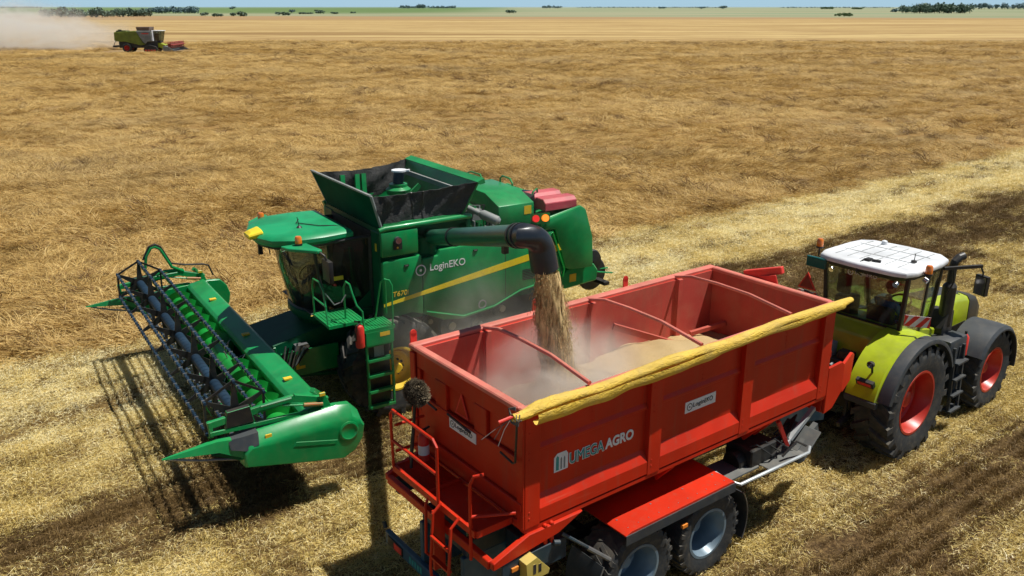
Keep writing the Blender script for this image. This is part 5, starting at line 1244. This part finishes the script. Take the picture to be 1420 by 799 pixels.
# end panels with dividers
def end_panel(s, y):
    Y = lambda d: y+s*d
    b = MB()
    outline = [(1.70,1.02),(1.66,1.25),(1.72,1.46),(1.86,1.62),(2.10,1.65),(3.40,1.56),(3.58,1.50),(3.66,1.28),(3.68,1.06),(2.6,.84),(2.05,.74),(1.84,.84)]
    cx, cz = 2.6, 1.18
    inset = lambda k, q: [(cx+(x-cx)*k, 1.30+(z-1.30)*q if z > 1.30 else cz+(z-cz)*(.5+.5*k) if z < cz else z) for x, z in outline]
    rings = [[(x, Y(d), z) for x, z in inset(k, q)] for d, k, q in ((-.02,1.0,1.0),(.09,1.0,1.0),(.25,.985,.45),(.275,.95,.25),(.277,.5,.1))]
    b.loft(rings); ep = b.build('end_panel', G, hd, bevel=.012, sharp=24)
    b = MB(); b.lathe([(.17,0),(.17,.035),(.14,.045),(.12,.03),(.001,.03)], (1.96,Y(.255),1.22), 'y', 24, 0, False) if s > 0 else b.lathe([(.17,0),(.17,-.035),(.14,-.045),(.12,-.03),(.001,-.03)], (1.96,Y(.255),1.22), 'y', 24, 0, False)
    b.build('hub_cap', G, hd)
    b = MB(); b.prism([(2.9,1.20),(2.2,1.05),(2.15,1.12),(2.85,1.28)], min(Y(.262),Y(.285)), max(Y(.262),Y(.285)), 'y'); b.build('panel_ridge', G, hd, bevel=.01)
    b = MB(); b.loft([[(3.40,Y(-.03),1.585),(3.40,Y(.2),1.575),(3.42,Y(.275),1.40)],[(3.62,Y(-.03),1.565),(3.62,Y(.18),1.55),(3.62,Y(.25),1.33)],[(3.85,Y(.0),1.55),(3.85,Y(.14),1.53),(3.83,Y(.19),1.38)]], 0, closed=False, caps=False); b.build('rubber_flap', GREY if False else DKGREY, hd, solid=.015)
    b = MB(); b.loft([[(3.62,Y(-.02),1.18),(3.62,Y(.20),1.18),(3.62,Y(.17),1.52),(3.62,Y(.0),1.54)],[(4.0,Y(.0),1.38),(4.0,Y(.17),1.38),(4.0,Y(.13),1.55),(4.0,Y(.03),1.56)],[(4.80,Y(.06),1.46),(4.80,Y(.09),1.46),(4.80,Y(.085),1.475),(4.80,Y(.065),1.475)]])
    b.tube([(3.6,Y(.08),1.12),(4.3,Y(.08),1.30),(4.7,Y(.08),1.44)], .02, 6, 1); b.build('crop_divider', [G, STEEL], hd, sharp=30)
    b = MB(); b.prism([(3.5,.98),(3.68,1.12),(4.1,1.33),(3.75,1.30),(3.5,1.25)], Y(.02), Y(.10), 'y'); b.build('divider_plate', G_DARK, hd)
    b = MB(); b.box(3.20,3.30,min(Y(.20),Y(.225)),max(Y(.20),Y(.225)),1.44,1.50); b.build('yellow_mark', YEL_D, hd)
end_panel(1, Y1); end_panel(-1, Y0)
# ------------------------------------------------------------------ falling grain
b = MB()
top = Vector((1.50,1.49,4.50)); bot = Vector((1.80,1.47,2.62))
def stream_at(t): return top.lerp(bot, t)+Vector((-.10*math.sin(PI*t)*0, 0, 0))
for k in range(16000):
    t = rng.random()**.85; a = rng.uniform(0, 2*PI); q = math.sqrt(rng.random())
    w_ = .155+.13*t+.05*math.sin(t*9+a*2)
    if rng.random() < .06: w_ *= 1.35
    c = stream_at(t)+Vector((math.cos(a)*q*w_*1.05, math.sin(a)*q*w_*1.05, rng.normal(0,.03)))
    l = rng.uniform(.01,.045); r_ = rng.uniform(.002,.0045); dx = rng.normal(0,.003)+.005*math.cos(a); dy = rng.normal(0,.003)+.005*math.sin(a)
    p0 = (c.x-dx, c.y-dy, c.z+l); p1 = (c.x+dx, c.y+dy, c.z-l)
    b.add([p0, (c.x+r_, c.y, c.z), (c.x-r_*.5, c.y+r_*.87, c.z), (c.x-r_*.5, c.y-r_*.87, c.z), p1], [(0,1,2),(0,2,3),(0,3,1),(4,2,1),(4,3,2),(4,1,3)])
for k in range(1300):   # bouncing grains round the foot of the stream
    a = rng.uniform(0, 2*PI); q = abs(rng.normal(0,.45)); c = (1.8+q*math.cos(a), 1.47+q*math.sin(a)*.8, 2.68+abs(rng.normal(0,.14))*max(.2,1-q))
    r_ = rng.uniform(.004,.010); b.add([(c[0],c[1],c[2]+r_),(c[0]+r_,c[1],c[2]),(c[0]-r_,c[1]+r_,c[2]),(c[0]-r_,c[1]-r_,c[2]),(c[0],c[1],c[2]-r_)], [(0,1,2),(0,2,3),(0,3,1),(4,2,1),(4,3,2),(4,1,3)])
GR_F = straw_mat('falling grain', [(0,(.26,.165,.06)),(.35,(.46,.31,.13)),(.7,(.64,.46,.21)),(1,(.82,.64,.35))])
st_ = b.build('grain_stream', GR_F, sharp=180)
at = st_.data.attributes.new('tint', 'FLOAT', 'FACE'); nf = len(st_.data.polygons); at.data.foreach_set('value', np.repeat(rng.random(nf//6+1), 6)[:nf].astype(np.float32))
fm, fnt, fout = nodes('flowing grain'); ftc = N(fnt, 'TexCoord')
fmp = N(fnt, 'Mapping'); fmp.inputs['Scale'].default_value = (24, 24, 3.2); L(fnt, ftc.outputs['Object'], fmp.inputs[0])
fn1 = noise(fnt, fmp.outputs[0], 1.0, 5, .7, .3); fn2 = noise(fnt, ftc.outputs['Object'], 5, 4, .6, .8); fn3 = noise(fnt, ftc.outputs['Object'], 160, 2, .6)
ff = math_n(fnt, 'ADD', math_n(fnt, 'MULTIPLY', fn1, .6), math_n(fnt, 'ADD', math_n(fnt, 'MULTIPLY', fn2, .3), math_n(fnt, 'MULTIPLY', fn3, .25)))
fc = ramp(fnt, ff, [(.36,(.20,.125,.045)),(.50,(.46,.315,.125)),(.64,(.66,.475,.215)),(.8,(.82,.63,.34))])
fb = N(fnt, 'BsdfPrincipled'); L(fnt, fc, fb.inputs['Base Color']); fb.inputs['Roughness'].default_value = .95
ft_ = N(fnt, 'BsdfTransparent'); fx = N(fnt, 'MixShader'); L(fnt, maprange(fnt, math_n(fnt, 'ADD', fn1, math_n(fnt, 'MULTIPLY', fn3, .35)), .58, .72, 0, 1), fx.inputs[0])
inv = math_n(fnt, 'SUBTRACT', 1, fx.inputs[0].links[0].from_socket); L(fnt, inv, fx.inputs[0])
L(fnt, fb.outputs[0], fx.inputs[1]); L(fnt, ft_.outputs[0], fx.inputs[2]); L(fnt, fx.outputs[0], fout.inputs[0])
sb = MB()
for sh in (.45, .62, .78, .92, 1.05):
    core = []
    for k in range(41):
        t = k/40; c = stream_at(t)
        core.append([(c.x+w_*math.cos(a), c.y+w_*math.sin(a), c.z) for a in [2*PI*i/36 for i in range(36)] for w_ in [sh*(.150+.115*t)*(1+.07*math.sin(3*a+t*7+sh*9)+.05*math.sin(7*a-t*13+sh*5)+.03*math.sin(t*25+a*2))]])
    sb.loft(core, 0, True, False)
fl = sb.build('grain_flow', fm, st_, sharp=180)
on(FT, st_); tag(st_, 'stream of grain pouring from the dark spout into the red trailer', 'grain', kind='stuff')

# ------------------------------------------------------------------ dust
def dust_mat(name, dens, scale, col, thr, stretch=(1,1,1), sharp=1.6, detail=4, gravity=0):
    m, nt, out = nodes(name); tc = N(nt, 'TexCoord')
    vm = N(nt, 'VectorMath'); vm.operation = 'LENGTH'; L(nt, tc.outputs['Object'], vm.inputs[0])
    fall = maprange(nt, vm.outputs['Value'], .15, .98, 1, 0)
    mp = N(nt, 'Mapping'); mp.inputs['Scale'].default_value = stretch; L(nt, tc.outputs['Object'], mp.inputs[0])
    n = noise(nt, mp.outputs[0], scale, detail, .6, .6)
    d = math_n(nt, 'MULTIPLY', maprange(nt, n, thr, thr+.35), math_n(nt, 'POWER', fall, sharp))
    if gravity:
        sp = N(nt, 'SeparateXYZ'); L(nt, tc.outputs['Object'], sp.inputs[0])
        d = math_n(nt, 'MULTIPLY', d, maprange(nt, sp.outputs['X'], -1, 1, *gravity))
    d = math_n(nt, 'MULTIPLY', d, dens)
    v = N(nt, 'VolumePrincipled'); v.inputs['Color'].default_value = (*col, 1); v.inputs['Anisotropy'].default_value = .2
    L(nt, d, v.inputs['Density']); L(nt, v.outputs[0], out.inputs['Volume']); return m
def cloud(name, M, c, r3, mat, label):
    b = MB(); b.ball((0,0,0), 1, n=10); o = b.build(name, mat); o.matrix_world = M @ Matrix.Translation(c) @ Matrix.Diagonal((*r3, 1))
    tag(o, label, 'dust', kind='stuff'); return o
DCOL = (.97,.93,.85)
cloud('dust_cloud', FT, (1.7,1.42,2.95), (1.75,1.22,1.0), dust_mat('dust in trailer', 6.0, 1.6, DCOL, .32), 'pale dust rising round the falling grain inside the red trailer')
cloud('dust_cloud', FT, (2.4,4.6,2.7), (2.3,1.4,1.5), dust_mat('drifting dust', .42, 1.5, (.97,.96,.90), .34), 'thin pale dust drifting between the red trailer and the green harvester')
cloud('dust_cloud', FT, (1.62,1.50,3.35), (.50,.50,1.15), dust_mat('dust around stream', 2.6, 2.2, (.96,.89,.76), .34), 'tan dust wrapped round the stream of grain under the dark spout')
cloud('dust_cloud', FT, (4.6,7.6,4.4), (5.0,3.2,2.9), dust_mat('high dust', .022, 1.5, (.85,.80,.70), .36), 'faint haze of dust hanging above and behind the green harvester')
cloud('dust_plume', Matrix.Translation((-97,166,0)), (0,0,2.2), (31,15,8.2), dust_mat('harvest dust plume', 1.4, 2.6, (.995,.96,.895), .40, (1.6,1,1), 1.0, 6, (1.6,.45)), 'long pale dust plume trailing behind the distant harvester')

# ------------------------------------------------------------------ distant harvester
FHW = world_at(205, 72.5)
FH = thing('combine_harvester', 'small distant lime green and grey harvester with a red reel, trailing dust', 'harvester'); FH.matrix_world = Matrix.Translation((FHW.x, FHW.y, 0)) @ Matrix.Rotation(R(5), 4, 'Z')
for y, s in ((-1.35,-1),(1.35,1)):
    make_wheel(FH, (-3.0, y, .8), .8, .6, .42, RED_W, s, 16, .02, RED_W, n=28)
    b = MB(); tr = [(-.2,.45),(.1,.06),(1.9,.06),(2.3,.5),(2.0,1.05),(.9,1.35),(.1,1.0)]; b.prism(tr, y-.35, y+.35, 'y'); 
    for k in range(4): b.cyl((.25+.5*k, y-.37, .36),(.25+.5*k, y+.37, .36), .24, 14, 1)
    b.build('track', [BLACK, RED_W], FH, bevel=.04)
b = MB(); b.box(-4.4,2.2,-1.2,1.2,.8,2.0); b.build('chassis', BLACK, FH, bevel=.04)
for s in (-1, 1):
    y0, y1 = sorted((s*1.35, s*1.55))
    b = MB(); b.prism([(-5.0,2.1),(-4.9,3.5),(-1.2,3.7),(-.2,1.75),(.25,1.45),(-.6,1.25),(-1.6,1.5),(-3.2,1.9),(-4.2,1.9)], y0, y1, 'y'); b.build('side_panel', LIME_FAR, FH, bevel=.05)
    b = MB(); b.prism([(-1.15,3.7),(1.35,3.7),(1.45,1.95),(.6,1.9),(.28,1.5),(-.15,1.8)], y0, y1, 'y'); gp_ = b.build('side_panel', GREY, FH, bevel=.05)
    b = MB(); b.box(-.2,1.0,s*1.552,s*1.56,3.15,3.32); b.build('red_lettering_band', RED_D, gp_)
b = MB(); b.box(-4.9,1.3,-1.34,1.34,1.9,3.45); b.prism([(-4.9,3.45),(-4.6,3.8),(-3.0,3.75),(-2.8,3.45)], -.9, .9, 'y', 1); b.cyl((-4.0,-1.0,3.5),(-4.0,-1.0,3.95), .3, 12, 1); b.build('hull', [LIME_FAR, BLACK], FH, bevel=.04)
b = MB(); b.loft([[(-1.0,-1.3,3.72),(1.1,-1.3,3.72),(1.1,1.3,3.72),(-1.0,1.3,3.72)],[(-1.1,-1.4,4.35),(1.2,-1.4,4.35),(1.2,1.4,4.35),(-1.1,1.4,4.35)]]); b.build('tank_extension', paint('brown grey flap', (.16,.11,.09), .7, 0, .3), FH)
b = MB(); b.box(1.46,1.62,-1.5,1.5,1.95,3.75); b.prism([(1.5,3.78),(3.3,3.74),(3.3,3.66),(1.5,3.66)], -1.0, 1.0, 'y'); b.build('cab_shell', WHITE, FH, bevel=.03)
b = MB(); b.prism([(1.63,2.05),(1.63,3.65),(3.15,3.65),(2.75,2.0)], -.95, .95, 'y'); b.build('cab_glass', GLASS_D, FH); b = MB(); b.box(1.7,2.2,-.3,.3,2.0,3.2); b.box(1.63,2.7,-.9,.9,1.7,2.04); b.build('cab_floor', BLACK, FH)
b = MB(); b.loft([[(1.8,-.8,1.0),(1.8,.8,1.0),(1.8,.8,1.8),(1.8,-.8,1.8)],[(4.2,-.9,.3),(4.2,.9,.3),(4.2,.9,1.0),(4.2,-.9,1.0)]]); b.build('feeder_house', LIME, FH)
b = MB(); b.prism([(4.1,.25),(4.1,1.25),(4.3,1.3),(4.4,.4),(5.3,.25)], -4.2, 4.2, 'y'); b.prism([(4.0,.2),(4.0,1.2),(4.9,1.05),(6.2,.3)], -4.3, -4.2, 'y'); b.prism([(4.0,.2),(4.0,1.2),(4.9,1.05),(6.2,.3)], 4.2, 4.3, 'y'); b.build('header', [GREY], FH)
b = MB(); b.cyl((5.1,-4.1,1.35),(5.1,4.1,1.35), .30, 14); 
for k in range(6):
    a = PI/3*k; b.cyl((5.1+.5*math.cos(a),-4.1,1.35+.5*math.sin(a)),(5.1+.5*math.cos(a),4.1,1.35+.5*math.sin(a)), .07, 6)
    for y in (-4.1,-1.4,1.4,4.1): b.beam((5.1,y,1.35),(5.1+.5*math.cos(a),y,1.35+.5*math.sin(a)), .05, .10)
b.build('reel', paint('far reel red', (.28,.03,.025), .5, 0, .2), FH)
b = MB(); b.box(-5.6,-4.9,-.9,.9,.9,1.2); b.beam((-4.9,-1.2,2.0),(-5.4,-1.3,1.0), .08, .08); b.build('straw_chopper', BLACK, FH)

# ------------------------------------------------------------------ trees and bushes
def leaf_mat(name, c0, c1):
    m, nt, out = nodes(name); g = N(nt, 'NewGeometry'); oi = N(nt, 'ObjectInfo')
    at = N(nt, 'Attribute'); at.attribute_name = 'tint'
    n = noise(nt, g.outputs['Position'], .6, 3)
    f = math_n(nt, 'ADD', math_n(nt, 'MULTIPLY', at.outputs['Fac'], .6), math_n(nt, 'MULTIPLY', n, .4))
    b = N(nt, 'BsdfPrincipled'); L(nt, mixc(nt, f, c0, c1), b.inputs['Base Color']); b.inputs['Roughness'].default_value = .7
    L(nt, b.outputs[0], out.inputs[0]); return m
LEAF = leaf_mat('haze-tinted foliage', (.065,.13,.095), (.15,.21,.145)); LEAF_B = leaf_mat('far haze-blue foliage', (.10,.18,.20), (.16,.24,.25)); LEAF_G = leaf_mat('bright bush foliage', (.05,.11,.03), (.12,.19,.06))  # aerial haze is put into the first two leaf colours
BARK = paint('bark', (.06,.045,.03), .9, 0, .1)
def crown_geo(V, Fc, T, cx, cy, w_, h, z0, n, rs):
    n = int(n*1.5)
    """leaf clumps spread through a few uneven lobes"""
    lobes = [(rs.normal(0,.24)*w_, rs.normal(0,.24)*w_, z0+(h-z0)*rs.uniform(.3,.75), rs.uniform(.26,.42)) for _ in range(6)]+[(0,0,z0+(h-z0)*.5,.45)]
    for k in range(n):
        lx, ly, lz, lr = lobes[rs.integers(0, len(lobes))]
        d = rs.normal(size=3); d /= np.linalg.norm(d); q = rs.random()**.45
        p = np.array([cx+lx+d[0]*q*lr*w_, cy+ly+d[1]*q*lr*w_, min(h, max(z0*.6, lz+d[2]*q*lr*(h-z0)*1.1))])
        s = rs.uniform(.05,.10)*w_+.08; u = rs.normal(size=3); u /= np.linalg.norm(u); v_ = np.cross(u, rs.normal(size=3)); v_ /= np.linalg.norm(v_)
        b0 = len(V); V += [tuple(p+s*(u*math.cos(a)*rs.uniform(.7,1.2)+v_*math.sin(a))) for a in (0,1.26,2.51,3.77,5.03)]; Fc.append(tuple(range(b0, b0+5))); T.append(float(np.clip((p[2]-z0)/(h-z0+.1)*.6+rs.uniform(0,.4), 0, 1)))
def leaf_obj(name, V, Fc, T, mat, parent=None):
    me = bpy.data.meshes.new(name); me.from_pydata(V, [], Fc); me.materials.append(mat); a = me.attributes.new('tint', 'FLOAT', 'FACE'); a.data.foreach_set('value', T)
    o = bpy.data.objects.new(name, me); COL.objects.link(o); o.parent = parent; return o
rs = np.random.default_rng(5)
def wood(px0, px1, py, hpx, mat, label, rows=2, dens=1.0):
    p0, p1 = world_at(px0, py), world_at(px1, py); D = p0.y; h = hpx/F_PX*D; W_ = p1.x-p0.x
    V, Fc, T = [], [], []; n = max(2, int(W_/(h*.52)*dens))
    tb = MB()
    for r_ in range(rows):
        for k in range(n):
            x = p0.x+W_*(k+rs.uniform(.1,.9))/n; y = D+r_*h*.9+rs.uniform(-.3,.3)*h; hh = h*rs.uniform(.62,1.05)
            edge = min(1, (min(x-p0.x, p1.x-x)/W_)*12+.6); hh *= edge
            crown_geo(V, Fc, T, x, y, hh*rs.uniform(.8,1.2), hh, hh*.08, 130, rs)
            tb.cyl((x,y,0),(x,y,hh*.5), hh*.03, 5, 0, hh*.012)
    o = leaf_obj('woodland', V, Fc, T, mat); tag(o, label, 'woodland', kind='stuff')
    tb.build('trunk', BARK, o)
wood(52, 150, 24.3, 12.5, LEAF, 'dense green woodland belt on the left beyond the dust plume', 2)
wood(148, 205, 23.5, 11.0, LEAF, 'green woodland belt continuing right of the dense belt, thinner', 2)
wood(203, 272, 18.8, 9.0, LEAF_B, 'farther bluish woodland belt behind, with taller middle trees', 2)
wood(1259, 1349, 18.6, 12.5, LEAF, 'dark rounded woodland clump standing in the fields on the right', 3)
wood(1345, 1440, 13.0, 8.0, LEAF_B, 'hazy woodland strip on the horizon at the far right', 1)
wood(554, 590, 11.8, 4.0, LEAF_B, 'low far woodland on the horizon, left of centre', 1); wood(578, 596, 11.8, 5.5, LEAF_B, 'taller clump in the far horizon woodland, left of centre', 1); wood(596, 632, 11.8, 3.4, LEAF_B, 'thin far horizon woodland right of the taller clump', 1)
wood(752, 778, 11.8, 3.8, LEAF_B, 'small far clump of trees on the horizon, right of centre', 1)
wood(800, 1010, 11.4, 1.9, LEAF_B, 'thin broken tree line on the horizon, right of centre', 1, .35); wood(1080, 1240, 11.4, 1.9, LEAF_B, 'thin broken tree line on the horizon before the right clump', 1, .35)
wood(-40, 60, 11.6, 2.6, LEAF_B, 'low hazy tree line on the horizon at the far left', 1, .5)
def bush(px, py, hpx, wpx, mat, name, label, cat):
    p = world_at(px, py); D = p.y; h = hpx/F_PX*D; w_ = wpx/F_PX*D
    t = thing(name, label, cat, (p.x, p.y, 0))
    V, Fc, T = [], [], []
    nn = max(1, int(round(w_/h/1.3)))
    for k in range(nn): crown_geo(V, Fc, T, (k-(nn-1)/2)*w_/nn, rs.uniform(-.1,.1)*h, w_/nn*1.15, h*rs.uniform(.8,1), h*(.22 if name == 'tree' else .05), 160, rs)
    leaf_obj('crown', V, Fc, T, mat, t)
    b = MB(); b.tube([(0,0,0),(.02*h,0,h*.25),(-.02*h,0.01*h,h*.6)], [h*.045,h*.03,h*.01], 6)
    for a in (0,2.1,4.2): b.tube([(0,0,h*.25),(h*.15*math.cos(a),h*.15*math.sin(a),h*.55)], [h*.02,h*.006], 5)
    b.build('trunk', BARK, t)
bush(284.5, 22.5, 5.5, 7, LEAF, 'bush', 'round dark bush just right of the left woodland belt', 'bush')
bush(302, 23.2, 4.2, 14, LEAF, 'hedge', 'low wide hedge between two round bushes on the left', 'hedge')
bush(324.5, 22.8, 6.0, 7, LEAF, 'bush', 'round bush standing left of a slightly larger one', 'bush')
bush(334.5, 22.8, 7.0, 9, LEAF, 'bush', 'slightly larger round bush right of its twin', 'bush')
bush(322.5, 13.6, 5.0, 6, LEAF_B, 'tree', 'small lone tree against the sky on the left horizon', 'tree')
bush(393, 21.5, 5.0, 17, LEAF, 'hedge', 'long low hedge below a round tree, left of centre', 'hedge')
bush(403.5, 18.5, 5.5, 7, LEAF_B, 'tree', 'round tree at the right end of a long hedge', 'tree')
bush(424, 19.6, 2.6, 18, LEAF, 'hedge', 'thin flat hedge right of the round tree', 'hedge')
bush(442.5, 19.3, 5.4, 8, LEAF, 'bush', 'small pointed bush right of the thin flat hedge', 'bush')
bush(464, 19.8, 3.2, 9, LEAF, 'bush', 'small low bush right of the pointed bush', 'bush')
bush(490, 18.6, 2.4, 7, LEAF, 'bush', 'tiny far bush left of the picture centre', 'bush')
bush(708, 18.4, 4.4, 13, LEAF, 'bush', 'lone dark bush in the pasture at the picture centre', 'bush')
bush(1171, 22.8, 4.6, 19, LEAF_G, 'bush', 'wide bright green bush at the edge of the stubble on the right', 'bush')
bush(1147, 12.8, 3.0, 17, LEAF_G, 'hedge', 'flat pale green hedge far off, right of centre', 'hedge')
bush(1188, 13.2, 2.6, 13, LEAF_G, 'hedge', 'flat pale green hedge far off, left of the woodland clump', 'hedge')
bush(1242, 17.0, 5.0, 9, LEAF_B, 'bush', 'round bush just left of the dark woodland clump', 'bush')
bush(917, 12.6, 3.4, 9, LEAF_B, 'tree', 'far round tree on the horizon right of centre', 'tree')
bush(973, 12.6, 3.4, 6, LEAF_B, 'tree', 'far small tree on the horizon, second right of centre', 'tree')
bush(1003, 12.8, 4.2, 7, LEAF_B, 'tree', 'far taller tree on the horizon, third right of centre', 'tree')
scene.cycles.use_denoising = True
scene.cycles.volume_step_rate = 2.0; scene.cycles.volume_max_steps = 96; scene.cycles.volume_bounces = 2
scene.cycles.max_bounces = 7; scene.cycles.transparent_max_bounces = 16; scene.cycles.glossy_bounces = 3; scene.cycles.transmission_bounces = 4
bpy.context.view_layer.update()
